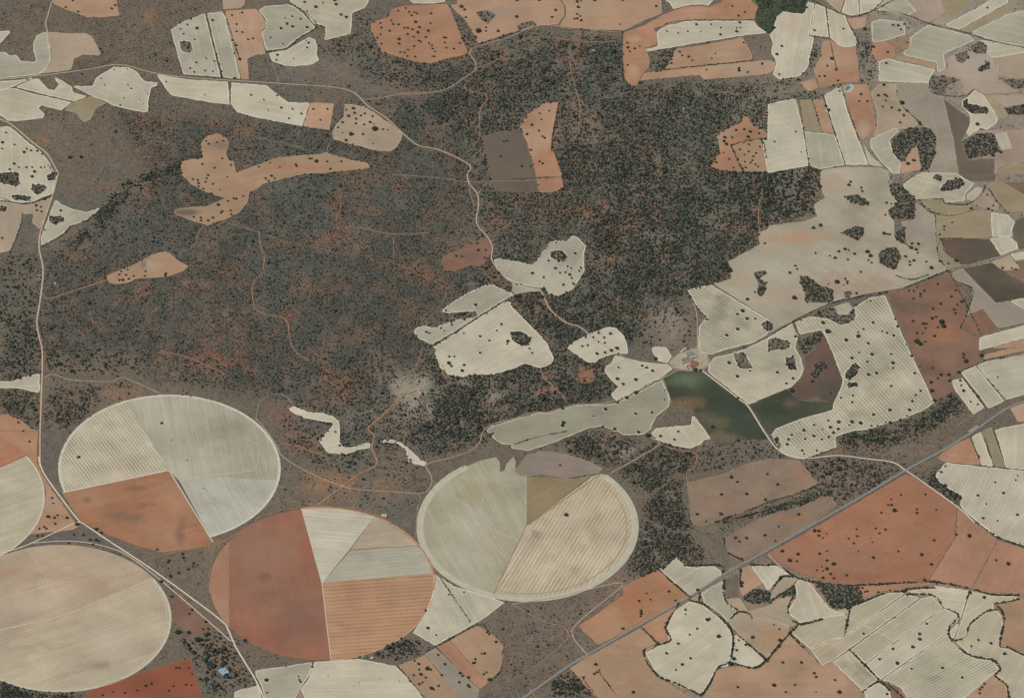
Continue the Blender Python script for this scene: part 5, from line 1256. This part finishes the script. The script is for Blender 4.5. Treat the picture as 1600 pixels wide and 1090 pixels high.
def scatter_mesh(name, pts, rads, mat, base, flat=0.75, smooth=False, base_line=None):
    v, f = base; n_ = len(pts); k = len(v)
    P = Gn(np.array(pts)); R = np.array(rads)[:, None, None] * PXM
    j = 1 + RS.uniform(-0.28, 0.28, (n_, k, 1))
    V_ = v[None] * j * R * np.stack([RS.uniform(.8, 1.25, (n_, 1)), RS.uniform(.8, 1.25, (n_, 1)), np.full((n_, 1), flat)], -1)
    a = RS.uniform(0, 6.28, n_); ca_, sa = np.cos(a), np.sin(a)
    X = V_[..., 0] * ca_[:, None] - V_[..., 1] * sa[:, None]; Y = V_[..., 0] * sa[:, None] + V_[..., 1] * ca_[:, None]
    V_ = np.stack([X, Y, V_[..., 2]], -1)
    V_ += P[:, None, :]; V_[..., 2] += (np.array(rads) * PXM * flat * 0.9)[:, None]
    F = (f[None] + (np.arange(n_) * k)[:, None, None]).reshape(-1, 3)
    o = V_.reshape(-1, 3).mean(0); o[2] = 0
    if base_line:      # unbroken bank of dry grass and brambles the bushes stand on
        q_ = Gn(ribbon(base_line, 0.75)); q_[:, 2] = 1.7; m_ = len(base_line); k0 = n_ * k
        f_ = []
        for i in range(m_ - 1): f_ += [(k0 + 2 * m_ - 1 - i, k0 + i + 1, k0 + i), (k0 + 2 * m_ - 1 - i, k0 + 2 * m_ - 2 - i, k0 + i + 1)]
        f_ = [t[::-1] for t in f_]
        mi = np.concatenate([np.zeros(len(F), int), np.ones(len(f_), int)])
        return mesh_obj(name, np.vstack([V_.reshape(-1, 3), q_]), np.vstack([F, np.array(f_)]), [mat, bankM], None, tuple(o), smooth, mi)
    return mesh_obj(name, V_.reshape(-1, 3), F, mat, None, tuple(o), smooth)

# wild scrub: one mass
cw, ch = 2.75, 2.2
xs = np.arange(X0 + 4, X0 + W - 8, cw); ys = np.arange(Y0 + 4, Y0 + H - 40, ch)
gx, gy = np.meshgrid(xs, ys); gx = gx + RS.uniform(-cw * .48, cw * .48, gx.shape); gy = gy + RS.uniform(-ch * .48, ch * .48, gy.shape)
gx, gy = gx.ravel(), gy.ravel(); ix = (gx - X0).astype(int); iy = (gy - Y0).astype(int)
keep = (RS.rand(len(gx)) < dn[iy, ix]) & (~block[iy, ix])
sx, sy = gx[keep], gy[keep]; sr = 0.80 * np.where(rd[iy[keep], ix[keep]] > 1.3, .97, 1.03) * rd[iy[keep], ix[keep]] * np.exp(RS.normal(-0.05, 0.27, keep.sum()))
sr = sr * np.where(RS.rand(len(sr)) < .07, 1.5, 1.0)
big = sr > 1.0
print("scrub", len(sx), "big", big.sum())
o = scatter_mesh("woodland_scrub", list(zip(sx[~big], sy[~big])), sr[~big], bushM, I1); tag(o, "low grey green scrub and small bushes speckling the open brown ground", "scrub", kind="stuff")
o = scatter_mesh("oak_woodland", list(zip(sx[big], sy[big])), sr[big], oakM, I1, 0.85); tag(o, "dense dark holm oak wood covering the middle and right woodland", "wood", kind="stuff")

# copses standing inside fields, one mass each
clumps = [(k, p) for k, p, o in PATCH if k in ('wood', 'scrub', 'orchard')]
cl_items = []
for k, p in clumps:
    cx, cy = centroid(p); ar = abs(area(p)); cl_items.append((cx, cy, ("large " if ar > 1500 else "small " if ar < 350 else "") + {'wood': "dark dense oak", 'scrub': "sparse scrubby", 'orchard': "dotted brown orchard"}[k], "clump" if k != 'orchard' else "plot"))
cl_lab = uniq_labels(cl_items)
for (k, p), lab in zip(clumps, cl_lab):
    P = np.array(p); x0, y0 = P.min(0); x1, y1 = P.max(0); m = np.zeros((H, W), np.float32); raster(p, m, 1); q = []; rr = []
    if k == 'orchard':
        ux, uy, vx, vy = 2.7, -0.9, 0.9, 1.9
        for a in range(-40, 40):
            for b_ in range(-40, 40):
                x, y = (x0 + x1) / 2 + a * ux + b_ * vx, (y0 + y1) / 2 + a * uy + b_ * vy
                if x0 <= x < x1 and y0 <= y < y1 and m[int(y) - Y0, int(x) - X0]: q.append((x, y)); rr.append(0.72)
        fl = flat_obj("orchard_ground", smooth_poly(p, .1, 5, .3), 1.48, simple_mat("orchard soil", (150, 124, 102), .08)); struct(fl)
    else:
        dark = np.array(p).mean(0)
        pr = 0.92 if k == 'wood' else 0.36
        y = y0
        while y < y1:
            x = x0
            while x < x1:
                X, Y = x + random.uniform(-1.5, 1.5), y + random.uniform(-1.2, 1.2)
                ii, jj = int(Y) - Y0, int(X) - X0
                if 0 <= ii < H and 0 <= jj < W and m[ii, jj]:
                    edge = m[max(0, ii - 2):ii + 3, max(0, jj - 2):jj + 3].mean() < 0.98
                    if random.random() < (min(1, pr * 1.3) if edge else pr): q.append((X, Y)); rr.append(random.uniform(1.1, 2.1))
                x += 3.1
            y += 2.6
    if q:
        o = scatter_mesh("orchard" if k == 'orchard' else "copse", q, rr, oakM, I1, 0.85); tag(o, lab, "orchard" if k == 'orchard' else "tree clump", kind="stuff")
# the dark green wood on the top edge
gw = [p for k, p, o in FIELDS if k == 'green'][0]
m = np.zeros((H, W), np.float32); raster(gw, m, 1); q = []; rr = []
for _ in range(2600):
    x, y = random.uniform(1165, 1270), random.uniform(-50, 55)
    if m[int(y) - Y0, int(x) - X0] and (x + y < 1212 or x > 1222 or random.random() < .35): q.append((x, y)); rr.append(random.uniform(.7, 1.4))
greenM = leafmat("pine leaves", (0.010, 0.026, 0.012, 1), (0.035, 0.062, 0.030, 1))
o = scatter_mesh("pine_plantation", q, rr, greenM, I1, .9); tag(o, "dark green plantation trees packed together on the top edge", "wood", kind="stuff")

# hedgerows
hl = uniq_labels([(sum(p[0] for p in h) / len(h), sum(p[1] for p in h) / len(h), "dark green broken", "hedgerow") for h in HEDGES])
for h, lab in zip(HEDGES, hl):
    pth = catmull(h, 1.9); q = []; rr = []
    ph = random.uniform(0, 6)
    for i, p in enumerate(pth):
        g_ = math.sin(i * 0.31 + ph) + math.sin(i * 0.13 + ph * 2)
        if g_ < -1.35 or random.random() < .10: continue
        q.append((p[0] + random.gauss(0, .35), p[1] + random.gauss(0, .35))); rr.append(random.uniform(.7, 1.3) * (1.25 if g_ > .7 else 1) * (1.5 if p[1] > 800 and p[0] > 1000 else 1))
    if q:
        o = scatter_mesh("hedgerow", q, rr, oakM, I1, .75, base_line=pth); tag(o, lab, "hedge", "hedgerows along the field edges")

# single oaks: trunk, limbs and a lumpy crown; the largest 300 each on its own, the rest one mass
def crown_mesh(seed):
    rs = np.random.RandomState(seed); VV, FF = [], []; k = 0
    v, f = I2
    lumps = [((0, 0, .78), .62)] + [((math.cos(a) * rr, math.sin(a) * rr, rs.uniform(.5, .9)), rs.uniform(.30, .44)) for a, rr in
             [(i * 2 * math.pi / 7 + rs.uniform(-.3, .3), rs.uniform(.45, .64)) for i in range(7)]] + [((rs.uniform(-.3, .3), rs.uniform(-.3, .3), 1.15), .34)]
    for (c, r) in lumps:
        q = v * (r * (1 + rs.uniform(-.17, .17, (len(v), 1)))) * np.array([1, 1, .8]) + np.array(c)
        VV.append(q); FF.append(f + k); k += len(v)
    for _ in range(170):      # leaf sprays standing out of the crown
        a = rs.uniform(0, 6.28); e = rs.uniform(-.2, 1.5); r = rs.uniform(.8, 1.03)
        c = np.array([math.cos(a) * math.cos(e) * r, math.sin(a) * math.cos(e) * r, .68 + math.sin(e) * r * .72])
        t = rs.normal(0, .07, (3, 3)); VV.append(c + t); FF.append(np.array([[k, k + 1, k + 2]])); k += 3
    V_ = np.vstack(VV); F = np.vstack(FF)
    me = bpy.data.meshes.new("crown"); me.from_pydata([tuple(x) for x in V_], [], [tuple(int(z) for z in x) for x in F]); me.materials.append(oakM); return me
def trunk_mesh(seed):
    rs = random.Random(seed); VV, FF = [], []
    def tube(a, b_, r0, r1):
        a, b_ = Vector(a), Vector(b_); d = (b_ - a).normalized(); s_ = d.orthogonal().normalized(); t = d.cross(s_); k = len(VV)
        for c, r in ((a, r0), ((a + b_) / 2 + s_ * r0 * .4, (r0 + r1) / 2), (b_, r1)):
            for i in range(6): VV.append(c + (s_ * math.cos(i * math.pi / 3) + t * math.sin(i * math.pi / 3)) * r)
        for j in (0, 1):
            for i in range(6): FF.append((k + j * 6 + i, k + j * 6 + (i + 1) % 6, k + j * 6 + 6 + (i + 1) % 6, k + j * 6 + 6 + i))
    tube((0, 0, -.05), (.02, 0, .38), .085, .06)
    for i in range(4):
        a = i * 1.57 + rs.uniform(-.3, .3); tube((.02, 0, .33), (math.cos(a) * .42, math.sin(a) * .42, .72), .045, .02)
    me = bpy.data.meshes.new("trunk"); me.from_pydata([tuple(x) for x in VV], [], FF); me.materials.append(barkM); return me
crowns = [crown_mesh(s) for s in range(6)]; trunks = [trunk_mesh(s) for s in range(3)]
seen = []
for t in TREES:
    if -5 < t[0] < 1605 and -5 < t[1] < 1094 and not any(abs(t[0] - s[0]) < .6 and abs(t[1] - s[1]) < .6 for s in seen): seen.append(t)
order = sorted(range(len(seen)), key=lambda i: -seen[i][2] - seen[i][1] * 1e-4)
solo, rest = set(order[:300]), order[300:]
def fit(s):
    for w_ in ("big", "small", "long", "narrow", "deep", "bare"):
        if len(s.split()) > 16: s = " ".join(x for x in s.split() if x != w_)
    return s
hosts = {}
for i, t in enumerate(seen):
    h = None
    for k, pts, lab, ob in field_info:
        if inside(t[:2], pts): h = lab; break
    if h is None:
        for p, nm in (('A', "three-part grey circle"), ('C', "half striped circle")):
            cx, cy, rx, ry = PIV[p]
            if ((t[0] - cx) / rx) ** 2 + ((t[1] - cy) / ry) ** 2 < 1: h = nm
    if h is None: h = "~" + place_phrase(t[0], t[1])[0]
    hosts.setdefault(h, []).append(i)
lab_of = {}
for h, L in hosts.items():
    if h[0] == '~':
        nm = h[1:]; an = [a for a in ANCH if nm.endswith(a[0])][0]
        L.sort(key=lambda i: math.dist(seen[i][:2], an[1:]))
        for k, i in enumerate(L):
            lab_of[i] = ("scrub oak %s, %s closest" % (nm, ordn(k)) if len(L) > 1 else "lone dark oak in scrub %s" % nm, "oaks in the scrub " + nm)
    else:
        L.sort(key=lambda i: seen[i][0]); hh = h.replace(" broken", "").replace(" one)", ")").replace(" stubble field", " field").replace(" bare soil field", " field").replace(" soil field", " field")
        for k, i in enumerate(L):
            lab_of[i] = (fit("%s oak from left, %s" % (ordn(k), hh.replace("(", "").replace(")", ""))) if len(L) > 1 else "only dark oak in %s" % hh, "oaks in the " + h)
protos = {}
for i in sorted(solo):
    x, y, r = seen[i]; R = r / 4 * 1.62 * random.uniform(.88, 1.12) * PXM
    root = empty("oak_tree", G(x, y)); root.scale = (R, R, R * random.uniform(.8, 1.0)); root.rotation_euler = (0, 0, random.uniform(0, 6.28))
    tag(root, lab_of[i][0], "tree", lab_of[i][1])
    key = (i % 6, i % 3)
    if key not in protos:
        cr = bpy.data.objects.new("crown", crowns[key[0]]); tr_ = bpy.data.objects.new("trunk", trunks[key[1]]); protos[key] = (cr, tr_)
    else:
        cr, tr_ = protos[key][0].copy(), protos[key][1].copy()
    for c in (cr, tr_):
        COLL.objects.link(c); c.parent = root
o = scatter_mesh("small_oaks", [seen[i][:2] for i in rest], [seen[i][2] / 4 * 1.4 for i in rest], oakM, I2, .8)
tag(o, "smaller dark oaks and bushes dotted over the open fields", "trees", kind="stuff")
# pale unworked ring each tree leaves in the stubble
for kind in ('cream', 'pale', 'palegrey', 'wheat', 'striped', 'greyfield'):
    V_, F_ = [], []
    for h, L in hosts.items():
        if h[0] == '~': continue
    for k, pts, lab, ob in field_info:
        if k != kind: continue
        T_ = [seen[i] for i in hosts.get(lab, [])]
        if not T_: continue
        V_, F_ = [], []
        for (x, y, r) in T_:
            c = G(x, y); R = (r / 4 * 1.62 + 1.1) * PXM; s0 = len(V_)
            V_.append((c.x, c.y, 1.44))
            for a in range(10): V_.append((c.x + math.cos(a * .628) * R * random.uniform(.85, 1.15), c.y + math.sin(a * .628) * R * random.uniform(.85, 1.2), 1.44))
            for a in range(10): F_.append((s0, s0 + 1 + a, s0 + 1 + (a + 1) % 10))
        mesh_obj("bare_rings", V_, F_, rim_mat(kind), ob, tuple(ob.location))

# ------------------------------------------------------------------ buildings
wallM = simple_mat("whitewashed wall", (206, 198, 180), 0.06, 1 / 3.0); darkM = simple_mat("dark opening", (52, 48, 44), 0.05, 1.0)
ROOFS = dict(red=simple_mat("terracotta tiles", (148, 92, 78), 0.14, 1 / 2.5), grey=simple_mat("fibre cement roof", (132, 130, 120), 0.08, 1 / 3.0), green=simple_mat("pale green metal roof", (150, 156, 142), 0.05, 1 / 3.0),
             tan=simple_mat("old clay tiles", (142, 116, 98), 0.12, 1 / 2.5), pink=simple_mat("faded pink tiles", (184, 146, 128), 0.08, 1 / 2.5), white=simple_mat("pale roof", (174, 164, 148), 0.05, 1 / 3.0), pool=None)
def box(V_, F_, x0, x1, y0, y1, z0, z1):
    k = len(V_); V_ += [(x0, y0, z0), (x1, y0, z0), (x1, y1, z0), (x0, y1, z0), (x0, y0, z1), (x1, y0, z1), (x1, y1, z1), (x0, y1, z1)]
    F_ += [(k, k + 3, k + 2, k + 1), (k + 4, k + 5, k + 6, k + 7), (k, k + 1, k + 5, k + 4), (k + 1, k + 2, k + 6, k + 5), (k + 2, k + 3, k + 7, k + 6), (k + 3, k, k + 4, k + 7)]
def building(px, py, Lp, Wm, hgt, ang_px, roof, label, name="farm_building", nwin=3, cat="building", chimney=False):
    wa, _ = world_dir(px, py, math.radians(ang_px)); base = G(px, py); base.z = 0.8
    a = G(px - math.cos(math.radians(ang_px)) * Lp / 2, py - math.sin(math.radians(ang_px)) * Lp / 2); b_ = G(px + math.cos(math.radians(ang_px)) * Lp / 2, py + math.sin(math.radians(ang_px)) * Lp / 2)
    L = (b_ - a).length / 2; Wd = Wm / 2; rh = Wd * 0.42
    root = empty(name, base); root.rotation_euler = (0, 0, wa); tag(root, label, cat)
    def part(nm, V_, F_, m, par=root):
        me = bpy.data.meshes.new(nm); me.from_pydata(V_, [], F_); me.materials.append(m); o_ = bpy.data.objects.new(nm, me); COLL.objects.link(o_); o_.parent = par; return o_
    V_ = [(-L, -Wd, 0), (L, -Wd, 0), (L, Wd, 0), (-L, Wd, 0), (-L, -Wd, hgt), (L, -Wd, hgt), (L, Wd, hgt), (-L, Wd, hgt), (-L, 0, hgt + rh), (L, 0, hgt + rh)]
    part("wall", V_, [(0, 1, 5, 4), (2, 3, 7, 6), (1, 2, 6, 9, 5), (3, 0, 4, 8, 7)], wallM)
    e = .5; z0 = hgt - .1
    R_ = [(-L - e, -Wd - e, z0), (L + e, -Wd - e, z0), (L + e, 0, hgt + rh + .25), (-L - e, 0, hgt + rh + .25), (L + e, Wd + e, z0), (-L - e, Wd + e, z0),
          (-L - e, -Wd - e, z0 + .3), (L + e, -Wd - e, z0 + .3), (L + e, 0, hgt + rh + .6), (-L - e, 0, hgt + rh + .6), (L + e, Wd + e, z0 + .3), (-L - e, Wd + e, z0 + .3)]
    rf = part("roof", R_, [(6, 7, 8, 9), (9, 8, 10, 11), (0, 3, 2, 1), (3, 5, 4, 2), (0, 1, 7, 6), (4, 5, 11, 10), (1, 2, 8, 7), (2, 4, 10, 8), (3, 0, 6, 9), (5, 3, 9, 11)], ROOFS[roof])
    if chimney:
        v, f = [], []; box(v, f, L * .4, L * .4 + .9, -1.6, -.8, hgt, hgt + rh + 1.4); part("chimney", v, f, wallM, rf)
    v, f = [], []; box(v, f, -1.3, 1.3, -Wd - .06, -Wd + .05, 0.02, min(2.6, hgt - .4)); part("door", v, f, darkM)
    for k in range(nwin):
        for s in (-1, 1):
            x = s * (L * .25 + k * L * .6 / max(1, nwin)); v, f = [], []; box(v, f, x - .6, x + .6, -Wd - .05, -Wd + .05, hgt * .4, hgt * .4 + 1.2); part("window", v, f, darkM)
    return root
fx = lambda X: 1040 + X / 12.11
fy = lambda Y: 510 + Y / 12.11
building(fx(450), fy(535), 11.5, 16, 5, -18, 'grey', "dark grey roofed barn, uppermost in the farmyard")
building(fx(515), fy(585), 11, 12, 5, -18, 'green', "pale green metal roofed barn, second row of the farmyard")
building(fx(375), fy(625), 15, 8, 4, -14, 'tan', "long old tiled wing at the left of the farmyard")
building(fx(400), fy(668), 16, 12, 4, -18, 'grey', "grey roofed shed in the middle of the farmyard")
building(fx(455), fy(690), 15, 5, 4, -20, 'grey', "narrow grey lean-to beside the red farmhouse roofs")
building(fx(330), fy(672), 5, 9, 4, 55, 'tan', "short tiled shed at the lower left of the farmyard")
building(fx(425), fy(735), 7, 11, 5, -18, 'pink', "pale pink roofed house beside the red roofed farmhouse", nwin=2)
building(fx(520), fy(757), 11, 10, 6, -20, 'red', "red tiled farmhouse, front wing of the farmyard", "farmhouse", 3, "house", True)
building(fx(555), fy(718), 8, 9, 6, -20, 'red', "red tiled farmhouse, rear wing beside the courtyard", "farmhouse", 2, "house", True)
building(fx(490), fy(715), 5, 8, 5.5, 55, 'red', "small red roofed link between the farmhouse wings", "farmhouse", 1, "house")
building(fx(340), fy(455), 9, 8, 4, -40, 'white', "pale long shed at the upper left of the farmyard")
building(644.5, 611.8, 15, 5, 3, -22, 'pink', "long faded pink shed, left arm of the L-shaped ruin", "ruined_shed", 4)
building(655.2, 612.6, 9.5, 5, 3, 53, 'pink', "short faded pink shed, right arm of the L-shaped ruin", "ruined_shed", 2)
for (x, y, l_, w_, an, ro, lab) in [(600.6, 805.6, 8, 11, 8, 'white', "small pale hut on the orange plain above the half red circle"),
   (86.5, 443.5, 3, 6, 10, 'white', "tiny white hut in the left woodland beside the orange track"), (927.5, 80, 3.5, 6, 0, 'white', "tiny white hut alone in the upper dark woodland"),
   (721, 360.5, 1.8, 4, 0, 'white', "tiny white hut in scrub left of the central road"), (1404.5, 279, 4, 7, 30, 'red', "small red roofed hut below the horseshoe tree clump"),
   (1068, 171.5, 2.5, 5, 0, 'white', "tiny white hut in the right upper woodland"), (581.5, 1028, 4, 8, 20, 'white', "small pale hut below the half red circle"),
   (566.5, 1026.5, 5, 7, -10, 'grey', "small grey hut at the bottom of the half red circle"), (1012, 708, 1.5, 4, 0, 'white', "tiny white hut in scrub below the long grey green field")][:8]:
    building(x, y, l_, w_, 3.2, an, ro, lab, "hut", 1, "hut")

# walls round the farm courtyard
for (x0_, y0_, x1_, y1_, lab) in [(1083.5, 563.5, 1089.5, 570, 'dark courtyard wall right of the red farmhouse roofs'), (1072, 571, 1077, 576.5, 'dark yard wall below the pale pink farmyard house'), (1075, 567, 1084, 563.8, 'dark yard wall above the red farmhouse roofs')]:
    a_, b2 = G(x0_, y0_), G(x1_, y1_); d_ = (b2 - a_).normalized(); nn = Vector((-d_.y, d_.x, 0)) * .9
    V_ = [tuple(p + Vector((0, 0, z))) for z in (.7, 3.0) for p in (a_ - nn, b2 - nn, b2 + nn, a_ + nn)]
    ow = mesh_obj('yard_wall', V_, [(0, 1, 5, 4), (1, 2, 6, 5), (2, 3, 7, 6), (3, 0, 4, 7), (4, 5, 6, 7)], simple_mat('old stone wall', (84, 80, 74), .1), None, (a_.x, a_.y, 0)); tag(ow, lab, 'wall')
# blue roofed shed, lower left
q = [G(341.2, 1047.3), G(350.2, 1043.2), G(358, 1051), G(348.2, 1056)]
c0 = sum(q, Vector()) / 4; c0.z = 0.8; rt = empty("metal_shed", c0); tag(rt, "low shed with a pale blue panelled roof near the bottom left road", "shed")
m, n, l, b = newmat("blue metal roof", 0.5)
tc = n.new("ShaderNodeTexCoord"); v1 = noise(n, l, tc.outputs["Object"], 1 / 9.0, 3)
l.new(mixc(n, l, mapr(n, l, v1, .35, .65, 0, 1), c4(alb((112, 148, 172))), c4(alb((150, 176, 188)))), b.inputs["Base Color"]); blueM = m
V_ = []; 
for p in q: V_.append((p.x - c0.x, p.y - c0.y, 0))
zt = (3.2, 3.2, 4.6, 4.6)
for p, z in zip(q, zt): V_.append((p.x - c0.x, p.y - c0.y, z))
def sub(nm, V_, F_, m_, par):
    me = bpy.data.meshes.new(nm); me.from_pydata(V_, [], F_); me.materials.append(m_); o_ = bpy.data.objects.new(nm, me); COLL.objects.link(o_); o_.parent = par; return o_
sub("wall", V_, [(0, 1, 5, 4), (1, 2, 6, 5), (2, 3, 7, 6), (3, 0, 4, 7)], wallM, rt)
top = [Vector(v) * 1 for v in V_[4:]]; top = [Vector((v.x * 1.04, v.y * 1.04, v.z + .15)) for v in top]; NP = 8; V2, F2 = [], []
for i in range(NP):      # sheets with a raised seam between them
    f0, f1b = i / NP, (i + .93) / NP
    for f in (f0, f1b): V2 += [tuple(top[0].lerp(top[1], f)), tuple(top[3].lerp(top[2], f))]
    k = i * 4; F2.append((k, k + 2, k + 3, k + 1))
V2 += [tuple(v - Vector((0, 0, .12))) for v in top]; k = NP * 4; F2.append((k, k + 1, k + 2, k + 3))
sub("roof", V2, F2, blueM, rt)
dv, df = [], []; dd = (Vector(V_[3]) + Vector(V_[2])) / 2; box(dv, df, dd.x - 2, dd.x + 2, dd.y - .3, dd.y + .1, 0, 3); sub("door", dv, df, darkM, rt)

# irrigation pond
def disc(px, py, rx, ry, rot, z, n_=28, jit=.04):
    P = []
    for i in range(n_):
        a = i * 2 * math.pi / n_; x, y = rx * math.cos(a), ry * math.sin(a); k = 1 + random.uniform(-jit, jit)
        P.append((px + (x * math.cos(rot) - y * math.sin(rot)) * k, py + (x * math.sin(rot) + y * math.cos(rot)) * k))
    return P
o = flat_obj("pond_bank", disc(1327, 139, 8.5, 5.6, -.7, 0), 1.5, simple_mat("pale bank", (176, 166, 146), .06, 1 / 8.0)); struct(o)
m, n, l, b = newmat("pond water", 0.35); b.inputs["Base Color"].default_value = c4(alb((66, 128, 142)))
tc = n.new("ShaderNodeTexCoord"); v1 = noise(n, l, tc.outputs["Object"], 1 / 12.0, 2)
l.new(mixc(n, l, mapr(n, l, v1, .35, .65, 0, 1), c4(alb((62, 112, 108))), c4(alb((84, 136, 150)))), b.inputs["Base Color"])
o = flat_obj("pond_water", disc(1324.8, 138.4, 4.8, 2.9, -.7, 0), 1.9, m); struct(o)

for o in bpy.data.objects:
    if 'label' in o and len(o['label'].split()) > 16: print("LONG", o['label'])
